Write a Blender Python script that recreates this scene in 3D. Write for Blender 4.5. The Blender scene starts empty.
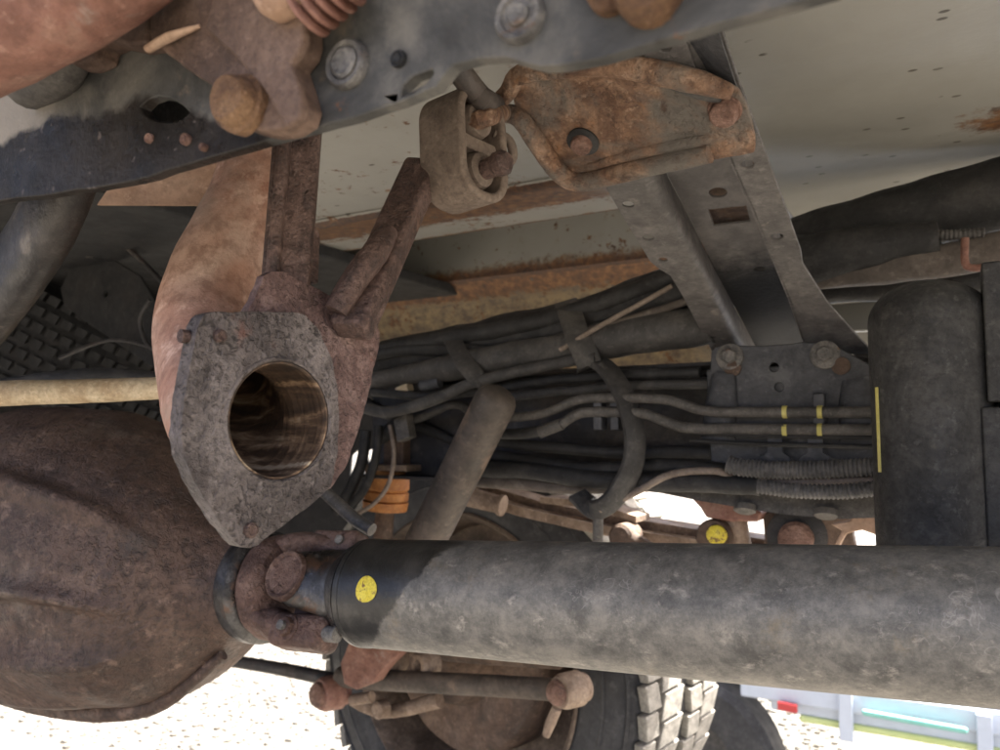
import bpy, bmesh, math, random
from mathutils import Vector, Matrix, noise
from mathutils.geometry import delaunay_2d_cdt
random.seed(7)
S = bpy.context.scene
COL = S.collection

# ------------------------------------------------------------ camera, sky, sun, exposure
CAMH = 1.60                      # the truck hangs on a lift; the camera is at chest height under it
YAW, PITCH, FPX = math.radians(30), math.radians(4.6), 800.0
cd = bpy.data.cameras.new('camera'); cam = bpy.data.objects.new('camera', cd); COL.objects.link(cam)
cam.location = (0, 0, CAMH); cam.rotation_euler = (math.pi/2 + PITCH, 0, YAW)
cd.sensor_width = 36; cd.lens = FPX/1000*36; cd.clip_start = 0.01; cd.clip_end = 2000
cd.dof.use_dof = True; cd.dof.focus_distance = 0.58; cd.dof.aperture_fstop = 11
S.camera = cam

SUN_EL, SUN_AZ = math.radians(58), math.radians(34)      # azimuth from +Y towards +X
w = bpy.data.worlds.new('World'); S.world = w; w.use_nodes = True
nt = w.node_tree; nt.nodes.clear()
sky = nt.nodes.new('ShaderNodeTexSky'); sky.sky_type = 'NISHITA'; sky.sun_disc = False
sky.sun_elevation = SUN_EL; sky.sun_rotation = SUN_AZ; sky.dust_density = 6; sky.air_density = .35; sky.ozone_density = .6
bg = nt.nodes.new('ShaderNodeBackground'); bg.inputs[1].default_value = 0.15
wo = nt.nodes.new('ShaderNodeOutputWorld')
nt.links.new(sky.outputs[0], bg.inputs[0]); nt.links.new(bg.outputs[0], wo.inputs[0])
sl = bpy.data.lights.new('sun', 'SUN'); sl.energy = 5.0; sl.angle = math.radians(0.5); sl.color = (1, .955, .89)
so = bpy.data.objects.new('sun', sl); COL.objects.link(so); so.location = (4, 8, 9)
sd = Vector((math.sin(SUN_AZ)*math.cos(SUN_EL), math.cos(SUN_AZ)*math.cos(SUN_EL), math.sin(SUN_EL)))
so.rotation_euler = sd.to_track_quat('Z', 'Y').to_euler()
vs = S.view_settings; vs.view_transform = 'Standard'; vs.look = 'None'; vs.gamma = 1; vs.use_curve_mapping = False
vs.exposure = 2.75

# ------------------------------------------------------------ placing: camera-height frame, z measured from the lens
_R = Vector((math.cos(YAW), math.sin(YAW), 0)); _F0 = Vector((-math.sin(YAW), math.cos(YAW), 0)); _Z = Vector((0, 0, 1))
_F = _F0*math.cos(PITCH) + _Z*math.sin(PITCH); _U = _Z*math.cos(PITCH) - _F0*math.sin(PITCH)
BASE = Vector((0, 0, CAMH))
def V(x, y, z): return Vector((x, y, z + CAMH))
def ray(px, py): return _R*((px-500)/FPX) + _U*((375-py)/FPX) + _F
def W(px, py, d=None, X=None, Y=None, Z=None):
    r = ray(px, py)
    if X is not None: d = X/r.x
    elif Y is not None: d = Y/r.y
    elif Z is not None: d = Z/r.z
    return BASE + r*d
def WP(px, py, o, n):
    r = ray(px, py); return BASE + r*((o-BASE).dot(n)/r.dot(n))
def toward(p): return (BASE-p).normalized()

# ------------------------------------------------------------ mesh tools
class Mesh:
    def __init__(s): s.v = []; s.f = []
    def add(s, vs, fs):
        o = len(s.v); s.v += [Vector(q) for q in vs]; s.f += [tuple(i+o for i in f) for f in fs]; return s
    def tube(s, path, r, seg=16, caps=True, sub=5, flat=1.0, flatdir=None, jit=0, jsc=60, rings=None):
        pts = [Vector(p) for p in path]; n = len(pts)
        rr = list(r) if isinstance(r, (list, tuple)) else [r]*n
        if n > 2 and sub > 1:
            P, Q = [], []
            for i in range(n-1):
                a, b, c, d = pts[max(i-1, 0)], pts[i], pts[i+1], pts[min(i+2, n-1)]
                for k in range(sub):
                    t = k/sub
                    P.append(0.5*((2*b)+(c-a)*t+(2*a-5*b+4*c-d)*t*t+(3*b-3*c+d-a)*t**3)); Q.append(rr[i]*(1-t)+rr[i+1]*t)
            P.append(pts[-1]); Q.append(rr[-1]); pts, rr = P, Q
        elif n == 2 and sub > 1:
            a, b = pts; pts = [a.lerp(b, k/sub) for k in range(sub+1)]; rr = [rr[0]+(rr[1]-rr[0])*k/sub for k in range(sub+1)]
        n = len(pts); vs, fs = [], []
        t0 = (pts[1]-pts[0]).normalized()
        up = Vector(flatdir) if flatdir is not None else (Vector((0, 0, 1)) if abs(t0.z) < .9 else Vector((1, 0, 0)))
        nrm = (up-t0*up.dot(t0)).normalized()
        for i in range(n):
            t = (pts[min(i+1, n-1)]-pts[max(i-1, 0)]).normalized()
            if flatdir is not None: nrm = Vector(flatdir)
            nrm = (nrm-t*nrm.dot(t)).normalized(); bi = t.cross(nrm)
            for k in range(seg):
                a = 2*math.pi*k/seg
                q = pts[i]+(nrm*math.cos(a)*flat+bi*math.sin(a))*rr[i]
                if jit: q += noise.noise_vector(q*jsc)*jit
                vs.append(q)
        for i in range(n-1):
            for k in range(seg):
                k2 = (k+1) % seg; fs.append((i*seg+k, i*seg+k2, (i+1)*seg+k2, (i+1)*seg+k))
        if caps: fs += [tuple(range(seg))[::-1], tuple(range((n-1)*seg, n*seg))]
        return s.add(vs, fs)
    def lathe(s, o, ax, prof, seg=40, cap0=True, cap1=True, jit=0, jsc=30, a0=0, a1=None, ref=None):
        ax = Vector(ax).normalized(); up = Vector(ref) if ref is not None else (Vector((0, 0, 1)) if abs(ax.z) < .9 else Vector((1, 0, 0)))
        u = (up-ax*up.dot(ax)).normalized(); b = ax.cross(u); vs, fs = [], []
        full = a1 is None; m = seg if full else seg+1
        for (t, r) in prof:
            for k in range(m):
                a = 2*math.pi*k/seg if full else a0+(a1-a0)*k/seg
                q = Vector(o)+ax*t+(u*math.cos(a)+b*math.sin(a))*r
                if jit: q += noise.noise_vector(q*jsc)*jit
                vs.append(q)
        for i in range(len(prof)-1):
            for k in range(seg):
                k2 = (k+1) % m; fs.append((i*m+k, i*m+k2, (i+1)*m+k2, (i+1)*m+k))
        if full and cap0: fs.append(tuple(range(m))[::-1])
        if full and cap1: fs.append(tuple(range((len(prof)-1)*m, len(prof)*m)))
        return s.add(vs, fs)
    def plate(s, outline, n, th, holes=(), dens=None, jit=0.0, grid=0, relief=0.0):
        n = Vector(n).normalized()
        def prep(l):
            l = [Vector(q) for q in l]
            if dens:
                o = []
                for i, q in enumerate(l):
                    r = l[(i+1) % len(l)]; k = max(1, int((r-q).length/dens)); o += [q.lerp(r, j/k) for j in range(k)]
                l = o
            if jit: l = [q+(lambda z: z-n*z.dot(n))(noise.noise_vector(q*140)*jit+noise.noise_vector(q*420)*jit*.5) for q in l]
            return l
        loops = [prep(outline)]+[[Vector(q) for q in h] for h in holes]
        u = n.orthogonal().normalized(); b = n.cross(u); o = loops[0][0]
        flat = [[((q-o).dot(u), (q-o).dot(b)) for q in l] for l in loops]
        def inside(x, y):
            c = False
            for l in flat:
                j = len(l)-1
                for i in range(len(l)):
                    (xi, yi), (xj, yj) = l[i], l[j]
                    if (yi > y) != (yj > y) and x < (xj-xi)*(y-yi)/(yj-yi)+xi: c = not c
                    j = i
            return c
        al = [q for l in loops for q in l]; f2 = [q for l in flat for q in l]; NB_ = len(al); ed = []; st = 0
        for l in flat:
            ed += [(st+i, st+(i+1) % len(l)) for i in range(len(l))]; st += len(l)
        if grid:
            x_ = [q[0] for q in flat[0]]; y_ = [q[1] for q in flat[0]]; gx = min(x_)
            while gx < max(x_):
                gy = min(y_)
                while gy < max(y_):
                    qx, qy = gx+random.uniform(-.3, .3)*grid, gy+random.uniform(-.3, .3)*grid
                    if inside(qx, qy) and min((qx-e[0])**2+(qy-e[1])**2 for e in f2[:NB_]) > (grid*.7)**2:
                        f2.append((qx, qy)); q = o+u*qx+b*qy
                        al.append(q+n*relief*(noise.noise(q*90)+.7*noise.noise(q*220)+1.2*noise.noise(q*28)))
                    gy += grid
                gx += grid
        res = delaunay_2d_cdt([Vector(q) for q in f2], ed, [], 0, 1e-9)
        idx = [ov[0] if ov else -1 for ov in res[3]]
        tris = [tuple(idx[i] for i in t) for t in res[2] if inside(sum(res[0][i][0] for i in t)/3, sum(res[0][i][1] for i in t)/3)]
        tris = [t for t in tris if min(t) >= 0]; N = len(al)
        vs = al+[q+n*th for q in al]
        fs = [tuple(t) for t in tris]+[tuple(i+N for i in t[::-1]) for t in tris]
        st = 0
        for l in loops:
            m = len(l)
            for i in range(m):
                j = (i+1) % m; fs.append((st+i, st+j, st+j+N, st+i+N))
            st += m
        return s.add(vs, fs)
    def box(s, c, ax, ay, az):
        c, ax, ay, az = map(Vector, (c, ax, ay, az))
        vs = [c+ax*i+ay*j+az*k for i in (-1, 1) for j in (-1, 1) for k in (-1, 1)]
        return s.add(vs, [(0, 1, 3, 2), (4, 6, 7, 5), (0, 4, 5, 1), (2, 3, 7, 6), (0, 2, 6, 4), (1, 5, 7, 3)])
    def loft(s, rows, n=None, th=0):
        m = len(rows[0]); vs = [q for r in rows for q in r]; fs = []
        for i in range(len(rows)-1):
            for k in range(m-1): fs.append((i*m+k, i*m+k+1, (i+1)*m+k+1, (i+1)*m+k))
        if th:
            N = len(vs); n = Vector(n).normalized(); vs += [q+n*th for q in vs]; fs += [tuple(i+N for i in f[::-1]) for f in fs]
            L = len(rows)-1
            for k in range(m-1): fs += [(k, k+N, k+1+N, k+1), (L*m+k, L*m+k+1, L*m+k+1+N, L*m+k+N)]
            for i in range(L): fs += [(i*m, (i+1)*m, (i+1)*m+N, i*m+N), (i*m+m-1, i*m+m-1+N, (i+1)*m+m-1+N, (i+1)*m+m-1)]
        return s.add(vs, fs)

def mk(name, m, mat, parent=None, bevel=0, ang=38, seg=2, subsurf=0):
    me = bpy.data.meshes.new(name); me.from_pydata([tuple(q) for q in m.v], [], m.f)
    bm = bmesh.new(); bm.from_mesh(me); bmesh.ops.recalc_face_normals(bm, faces=bm.faces); bm.to_mesh(me); bm.free()
    me.materials.append(mat); me.shade_smooth(); me.set_sharp_from_angle(angle=math.radians(ang))
    o = bpy.data.objects.new(name, me); COL.objects.link(o)
    if bevel:
        b = o.modifiers.new('bevel', 'BEVEL'); b.width = bevel; b.segments = seg; b.limit_method = 'ANGLE'; b.angle_limit = math.radians(40); b.harden_normals = True
    if subsurf:
        b = o.modifiers.new('sub', 'SUBSURF'); b.levels = subsurf; b.render_levels = subsurf
    if parent is not None:
        o.parent = parent
        if parent.parent is None: o.matrix_parent_inverse = Matrix.Translation(-parent.location)
    return o
def thing(name, label, cat, loc, group=None):
    e = bpy.data.objects.new(name, None); COL.objects.link(e); e.location = loc; e.empty_display_size = .05
    return tag(e, label, cat, group)
def tag(o, label, cat, group=None):
    o['label'] = label; o['category'] = cat
    if group: o['group'] = group
    return o
def struct(o): o['kind'] = 'structure'; return o
def basis(n):
    n = Vector(n).normalized(); u = n.orthogonal().normalized(); return u, n.cross(u)
def circ(c, n, r, k=20, ry=None, ref=None):
    n = Vector(n).normalized()
    u = (Vector(ref)-n*Vector(ref).dot(n)).normalized() if ref is not None else n.orthogonal().normalized(); b = n.cross(u)
    ry = ry or r
    return [Vector(c)+u*math.cos(2*math.pi*i/k)*r+b*math.sin(2*math.pi*i/k)*ry for i in range(k)]
def hexbolt(c, n, r, h, washer=0, k=6):
    """bolt head standing on point c along n (towards the viewer)"""
    m = Mesh(); n = Vector(n).normalized()
    if washer: m.lathe(c, n, [(-.001, washer), (h*.22, washer), (h*.28, washer*.94)], 28)
    m.lathe(Vector(c)+n*h*.2, n, [(0, r), (h*.65, r), (h*.8, r*.86)], k)
    return m

# ------------------------------------------------------------ materials
class NT:
    def __init__(s, name):
        s.m = bpy.data.materials.new(name); s.m.use_nodes = True; s.t = s.m.node_tree; s.t.nodes.clear()
        s.out = s.n('ShaderNodeOutputMaterial'); s.b = s.n('ShaderNodeBsdfPrincipled'); s.l(s.b.outputs[0], s.out.inputs[0])
        s.co = s.n('ShaderNodeTexCoord').outputs['Object']
    def n(s, t, **k):
        q = s.t.nodes.new(t)
        for a, b in k.items(): setattr(q, a, b)
        return q
    def l(s, a, b): s.t.links.new(a, b)
    def noise(s, sc, det=6, rough=.6, dist=0, co=None):
        q = s.n('ShaderNodeTexNoise'); q.inputs['Scale'].default_value = sc; q.inputs['Detail'].default_value = det
        q.inputs['Roughness'].default_value = rough; q.inputs['Distortion'].default_value = dist; s.l(co or s.co, q.inputs['Vector']); return q.outputs[0]
    def vor(s, sc, feat='F1', co=None, rnd=1):
        q = s.n('ShaderNodeTexVoronoi', feature=feat); q.inputs['Scale'].default_value = sc; q.inputs['Randomness'].default_value = rnd
        s.l(co or s.co, q.inputs['Vector']); return q.outputs['Distance']
    def rng(s, v, lo, hi, a=0., b=1., smooth=True):
        q = s.n('ShaderNodeMapRange'); q.interpolation_type = 'SMOOTHSTEP' if smooth else 'LINEAR'
        for i, x in zip((1, 2, 3, 4), (lo, hi, a, b)): q.inputs[i].default_value = x
        s.l(v, q.inputs[0]); return q.outputs[0]
    def math(s, op, a, b=0.):
        q = s.n('ShaderNodeMath', operation=op)
        for i, x in enumerate((a, b)):
            if hasattr(x, 'links'): s.l(x, q.inputs[i])
            else: q.inputs[i].default_value = x
        return q.outputs[0]
    def mix(s, f, a, b):
        q = s.n('ShaderNodeMix', data_type='RGBA')
        for i, x in ((0, f), (6, a), (7, b)):
            if hasattr(x, 'links'): s.l(x, q.inputs[i])
            else: q.inputs[i].default_value = x if i == 0 else (*x, 1)
        return q.outputs[2]
    def ramp(s, v, stops):
        q = s.n('ShaderNodeValToRGB'); e = q.color_ramp.elements
        while len(e) < len(stops): e.new(.5)
        for x, (p, c) in zip(e, stops): x.position = p; x.color = (*c, 1)
        s.l(v, q.inputs[0]); return q.outputs[0]
    def dot(s, vec, co=None):
        q = s.n('ShaderNodeVectorMath', operation='DOT_PRODUCT'); s.l(co or s.co, q.inputs[0]); q.inputs[1].default_value = vec; return q.outputs['Value']
    def mapping(s, scale, rot=(0, 0, 0)):
        q = s.n('ShaderNodeMapping'); q.inputs['Scale'].default_value = scale; q.inputs['Rotation'].default_value = rot; s.l(s.co, q.inputs[0]); return q.outputs[0]

def metal(name, stops, sc=22, rough=(.55, .85), met=0.0, bump=.35, bsc=120, pits=0, pitsc=180, layers=(), dust=None, spec=.5, fine=.25, dist=.6):
    """stops: colour ramp over a noise; layers: (colour, scale, lo, hi) patches; dust: colour lying on upward or outward faces by noise"""
    t = NT(name)
    n1 = t.noise(sc, 10, .65, dist); c = t.ramp(t.rng(n1, .28, .72), stops)
    nf = t.noise(sc*9, 6, .7)
    c = t.mix(t.rng(nf, .42, .66, 0, min(1, fine*1.5)), c, tuple(x*.45 for x in stops[0][1]))
    c = t.mix(t.rng(t.noise(sc*6, 5, .7), .54, .70, 0, min(1, fine*1.5)), c, tuple(min(1, x*1.5+.02) for x in stops[-1][1]))
    for col, lsc, lo, hi in layers:
        c = t.mix(t.rng(t.noise(lsc, 8, .65, .4), lo, hi), c, col)
    h = t.math('MULTIPLY', t.noise(bsc, 8, .7), 1.0)
    h = t.math('ADD', h, t.math('MULTIPLY', t.noise(bsc*.25, 6, .6), 1.2))
    if pits:
        pv = t.rng(t.noise(pitsc*.7, 3, .55, .8), .36, .50); pm = t.rng(t.noise(sc*1.3, 4), .34, .60, .35, 1)
        pitv = t.math('MULTIPLY', t.math('SUBTRACT', 1.0, pv), pm)
        c = t.mix(t.math('MULTIPLY', pitv, pits*.8), c, tuple(x*.40 for x in stops[0][1]))
        h = t.math('SUBTRACT', h, t.math('MULTIPLY', pitv, pits*1.6))
    t.l(c, t.b.inputs['Base Color'])
    t.l(t.rng(t.noise(sc*2, 6), .3, .7, rough[0], rough[1]), t.b.inputs['Roughness'])
    t.b.inputs['Metallic'].default_value = met; t.b.inputs['Specular IOR Level'].default_value = spec
    bu = t.n('ShaderNodeBump'); bu.inputs['Strength'].default_value = bump; bu.inputs['Distance'].default_value = .0042
    t.l(h, bu.inputs['Height']); t.l(bu.outputs[0], t.b.inputs['Normal'])
    return t.m

MT = {}
MT['pitted'] = metal('pitted_flange_rust', [(0, (.060, .049, .044)), (.45, (.140, .117, .107)), (1, (.255, .220, .203))], 24, (.28, .6), .3, .55, 300, .85, 420,
                     [((.14, .066, .048), 20, .58, .72), ((.06, .045, .04), 16, .55, .68)])
MT['pitted_red'] = metal('pitted_red_rust', [(0, (.085, .05, .043)), (.5, (.16, .095, .082)), (1, (.29, .195, .17))], 34, (.36, .7), .2, .5, 260, .7, 420,
                     [((.33, .16, .12), 45, .62, .72)])
MT['pipe'] = metal('orange_pipe_rust', [(0, (.36, .165, .105)), (.5, (.47, .27, .19)), (1, (.54, .38, .295))], 9, (.65, .9), 0, .30, 210, 0, 100,
                   [((.36, .27, .20), 10, .54, .72), ((.27, .09, .045), 34, .60, .74), ((.20, .13, .10), 14, .66, .8)], fine=.35)
MT['shield'] = metal('peach_shield_rust', [(0, (.30, .18, .11)), (.6, (.42, .27, .18)), (1, (.48, .33, .23))], 14, (.7, .9), 0, .25, 150, 0, 100, [((.22, .12, .07), 40, .63, .75)])
MT['rod'] = metal('dark_rod_rust', [(0, (.045, .028, .024)), (.5, (.105, .063, .05)), (1, (.19, .122, .10))], 70, (.42, .75), .15, .5, 260, .5, 420, [((.22, .13, .085), 25, .6, .75)])
MT['bracket'] = metal('scaly_bracket_rust', [(0, (.075, .036, .021)), (.4, (.195, .105, .06)), (.75, (.32, .19, .115)), (1, (.42, .29, .20))], 24, (.55, .85), 0, .6, 200, .4, 380,
                      [((.34, .16, .065), 30, .62, .74), ((.15, .132, .11), 11, .48, .64), ((.07, .04, .025), 40, .56, .70)])
MT['bolt'] = metal('bolt_rust', [(0, (.09, .042, .02)), (.5, (.205, .108, .05)), (1, (.32, .19, .10))], 60, (.6, .9), 0, .8, 260)
MT['bolt_brown'] = metal('brown_bolt_rust', [(0, (.10, .055, .04)), (.5, (.22, .12, .085)), (1, (.34, .21, .16))], 70, (.5, .85), .1, .7, 260)
MT['near_rust'] = metal('near_red_rust', [(0, (.15, .065, .042)), (.5, (.25, .12, .085)), (1, (.31, .185, .135))], 16, (.55, .8), .05, .5, 90, 0, 100, [((.30, .24, .20), 20, .62, .75)])
MT['near_brown'] = metal('near_brown_rust', [(0, (.065, .038, .026)), (.5, (.135, .083, .058)), (1, (.215, .14, .10))], 24, (.55, .85), .05, .6, 110, 0, 100, [((.33, .19, .12), 30, .63, .75)])
MT['diff'] = metal('brown_casting_rust', [(0, (.050, .029, .020)), (.5, (.092, .054, .037)), (1, (.135, .084, .058))], 9, (.42, .7), .1, .6, 130, .35, 200,
                   [((.24, .12, .065), 60, .66, .76), ((.15, .115, .09), 5, .56, .70), ((.05, .04, .034), 6, .60, .75)], fine=.45)
MT['joint'] = metal('joint_rust', [(0, (.06, .032, .024)), (.5, (.14, .08, .06)), (1, (.22, .145, .115))], 28, (.42, .75), .25, .6, 160, .3, 220, [((.30, .22, .19), 34, .64, .76)])
MT['steel'] = metal('oily_dark_steel', [(0, (.022, .021, .02)), (.5, (.055, .052, .05)), (1, (.13, .125, .12))], 18, (.22, .5), .75, .25, 160, layers=[((.13, .075, .05), 25, .56, .70)])
MT['bolt_grey'] = metal('grey_bolt', [(0, (.10, .095, .09)), (.5, (.19, .18, .165)), (1, (.30, .28, .25))], 60, (.4, .7), .5, .5, 260, layers=[((.20, .11, .06), 50, .58, .7)])
MT['grey'] = metal('grey_chassis_paint', [(0, (.075, .069, .066)), (.5, (.115, .106, .10)), (1, (.17, .155, .145))], 15, (.5, .75), .15, .3, 260, layers=[((.27, .24, .21), 40, .58, .76), ((.045, .042, .041), 8, .55, .75)])
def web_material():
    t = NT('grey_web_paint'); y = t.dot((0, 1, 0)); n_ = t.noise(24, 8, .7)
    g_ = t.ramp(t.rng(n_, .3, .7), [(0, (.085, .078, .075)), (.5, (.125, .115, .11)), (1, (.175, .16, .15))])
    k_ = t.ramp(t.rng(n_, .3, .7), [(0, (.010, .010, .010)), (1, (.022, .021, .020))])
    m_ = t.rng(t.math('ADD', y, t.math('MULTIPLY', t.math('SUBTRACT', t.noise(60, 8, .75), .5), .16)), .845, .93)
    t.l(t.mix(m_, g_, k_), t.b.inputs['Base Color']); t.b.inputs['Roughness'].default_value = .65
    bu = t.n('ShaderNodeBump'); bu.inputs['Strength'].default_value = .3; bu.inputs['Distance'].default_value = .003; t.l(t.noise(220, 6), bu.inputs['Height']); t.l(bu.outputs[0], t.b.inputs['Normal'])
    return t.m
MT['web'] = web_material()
MT['rail_far'] = metal('dark_far_paint', [(0, (.018, .017, .017)), (.6, (.04, .036, .034)), (1, (.075, .06, .05))], 9, (.4, .75), .1, .3, 120, layers=[((.09, .045, .025), 8, .62, .78)])
MT['gusset'] = metal('blue_grey_paint', [(0, (.035, .036, .04)), (.6, (.066, .067, .072)), (1, (.11, .11, .112))], 14, (.4, .65), .1, .25, 160, layers=[((.13, .075, .045), 30, .66, .78)])
MT['black_paint'] = metal('worn_black_paint', [(0, (.030, .029, .028)), (.5, (.046, .045, .043)), (1, (.066, .064, .060))], 22, (.36, .65), .1, .22, 140, 0, 120,
                          [((.085, .080, .072), 60, .52, .80), ((.12, .08, .055), 45, .70, .80)], fine=.3, spec=.2)
MT['dark'] = metal('dim_grimy_metal', [(0, (.020, .018, .016)), (.6, (.04, .036, .032)), (1, (.075, .06, .05))], 9, (.6, .9), 0, .4, 70)
MT['void'] = metal('corner_shade_black', [(0, (.005, .005, .005)), (.6, (.010, .0095, .009)), (1, (.022, .019, .017))], 12, (.7, .9), 0, .3, 90)  # near-black albedo puts the shade of the dim far corner into the colour
MT['strut'] = metal('scuffed_black_strut', [(0, (.012, .010, .009)), (.5, (.028, .024, .021)), (1, (.06, .05, .043))], 20, (.32, .6), .1, .3, 160, layers=[((.15, .125, .10), 26, .60, .72)])
MT['brown_grime'] = metal('brown_grime', [(0, (.05, .032, .022)), (.5, (.11, .07, .048)), (1, (.19, .125, .085))], 14, (.6, .9), 0, .5, 90)
MT['tan_grime'] = metal('tan_dusty_metal', [(0, (.15, .10, .066)), (.5, (.26, .185, .13)), (1, (.37, .28, .205))], 18, (.6, .9), 0, .4, 90, layers=[((.12, .06, .035), 18, .6, .75)])
MT['rubber'] = metal('black_rubber', [(0, (.010, .010, .010)), (.6, (.022, .021, .020)), (1, (.042, .039, .036))], 24, (.55, .8), 0, .3, 160, fine=.2)
MT['rubber_grey'] = metal('dusty_grey_rubber', [(0, (.034, .032, .030)), (.6, (.062, .058, .053)), (1, (.10, .092, .082))], 24, (.55, .8), 0, .25, 160, fine=.2)
MT['rubber_dust'] = metal('dusty_brown_rubber', [(0, (.105, .078, .058)), (.5, (.175, .132, .10)), (1, (.225, .175, .135))], 30, (.7, .9), 0, .3, 160, layers=[((.08, .055, .04), 40, .6, .75)])
MT['sleeve'] = metal('grey_brown_sleeve', [(0, (.07, .058, .048)), (.6, (.115, .095, .08)), (1, (.155, .13, .11))], 12, (.8, .95), 0, .35, 180)
MT['line'] = metal('grey_brake_line', [(0, (.06, .055, .049)), (.6, (.11, .10, .088)), (1, (.165, .15, .13))], 40, (.5, .75), .1, .3, 200)
MT['conduit'] = metal('grey_conduit', [(0, (.065, .062, .06)), (.6, (.11, .105, .10)), (1, (.17, .16, .15))], 30, (.5, .75), 0, .2, 200)
MT['wire'] = metal('pale_wire', [(0, (.16, .12, .09)), (.6, (.24, .19, .15)), (1, (.30, .24, .19))], 40, (.6, .8), 0, .2, 200)
MT['hose'] = metal('pale_wax_hose', [(0, (.36, .26, .15)), (.5, (.50, .40, .26)), (1, (.58, .49, .34))], 30, (.5, .75), 0, .45, 110, layers=[((.28, .17, .08), 30, .60, .72)])
MT['orange'] = metal('orange_rubber', [(0, (.30, .11, .03)), (.6, (.46, .19, .05)), (1, (.52, .26, .09))], 20, (.6, .85), 0, .3, 120)
MT['shock'] = metal('dusty_shock_paint', [(0, (.045, .038, .032)), (.5, (.10, .08, .064)), (1, (.17, .13, .10))], 9, (.5, .8), .05, .3, 160, layers=[((.25, .17, .12), 10, .58, .75)])
MT['tyre'] = metal('tyre_rubber', [(0, (.024, .024, .025)), (.6, (.04, .04, .041)), (1, (.062, .06, .058))], 10, (.6, .85), 0, .25, 120)
MT['tread'] = metal('dusty_tread_rubber', [(0, (.15, .14, .12)), (.5, (.25, .235, .20)), (1, (.34, .32, .275))], 30, (.8, .95), 0, .3, 120, layers=[((.09, .08, .07), 60, .64, .74)])
MT['rim'] = metal('brown_rim', [(0, (.06, .042, .03)), (.5, (.12, .085, .06)), (1, (.20, .15, .11))], 16, (.5, .8), .1, .4, 90)
MT['dark_tread'] = metal('dim_tyre', [(0, (.012, .012, .012)), (.6, (.022, .022, .022)), (1, (.036, .035, .033))], 20, (.6, .9), 0, .3, 90)
MT['blue'] = metal('pale_blue_paint', [(0, (.46, .52, .60)), (.6, (.52, .58, .67)), (1, (.57, .63, .70))], 3, (.3, .5), 0, .05, 60, fine=.05)
MT['teal'] = metal('teal_paint', [(0, (.20, .52, .45)), (1, (.28, .60, .52))], 5, (.4, .6), 0, .05, 60, fine=.05)
MT['lime'] = metal('lime_paint', [(0, (.52, .60, .24)), (1, (.60, .68, .32))], 5, (.4, .6), 0, .05, 60, fine=.05)
MT['red'] = metal('red_plastic', [(0, (.45, .04, .04)), (1, (.55, .06, .06))], 5, (.3, .5), 0, .05, 60, fine=.05)
MT['yellow'] = metal('yellow_paint', [(0, (.62, .47, .03)), (.5, (.72, .58, .04)), (1, (.78, .66, .10))], 60, (.4, .7), 0, .2, 200, layers=[((.20, .11, .03), 110, .55, .60)], fine=.3)
MT['yellow_mark'] = metal('pale_yellow_mark', [(0, (.55, .48, .12)), (1, (.70, .62, .22))], 40, (.5, .7), 0, .1, 100, fine=.1)
MT['white'] = metal('white_plastic', [(0, (.55, .55, .52)), (1, (.72, .72, .70))], 20, (.3, .5), 0, .1, 100, fine=.1)

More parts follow.
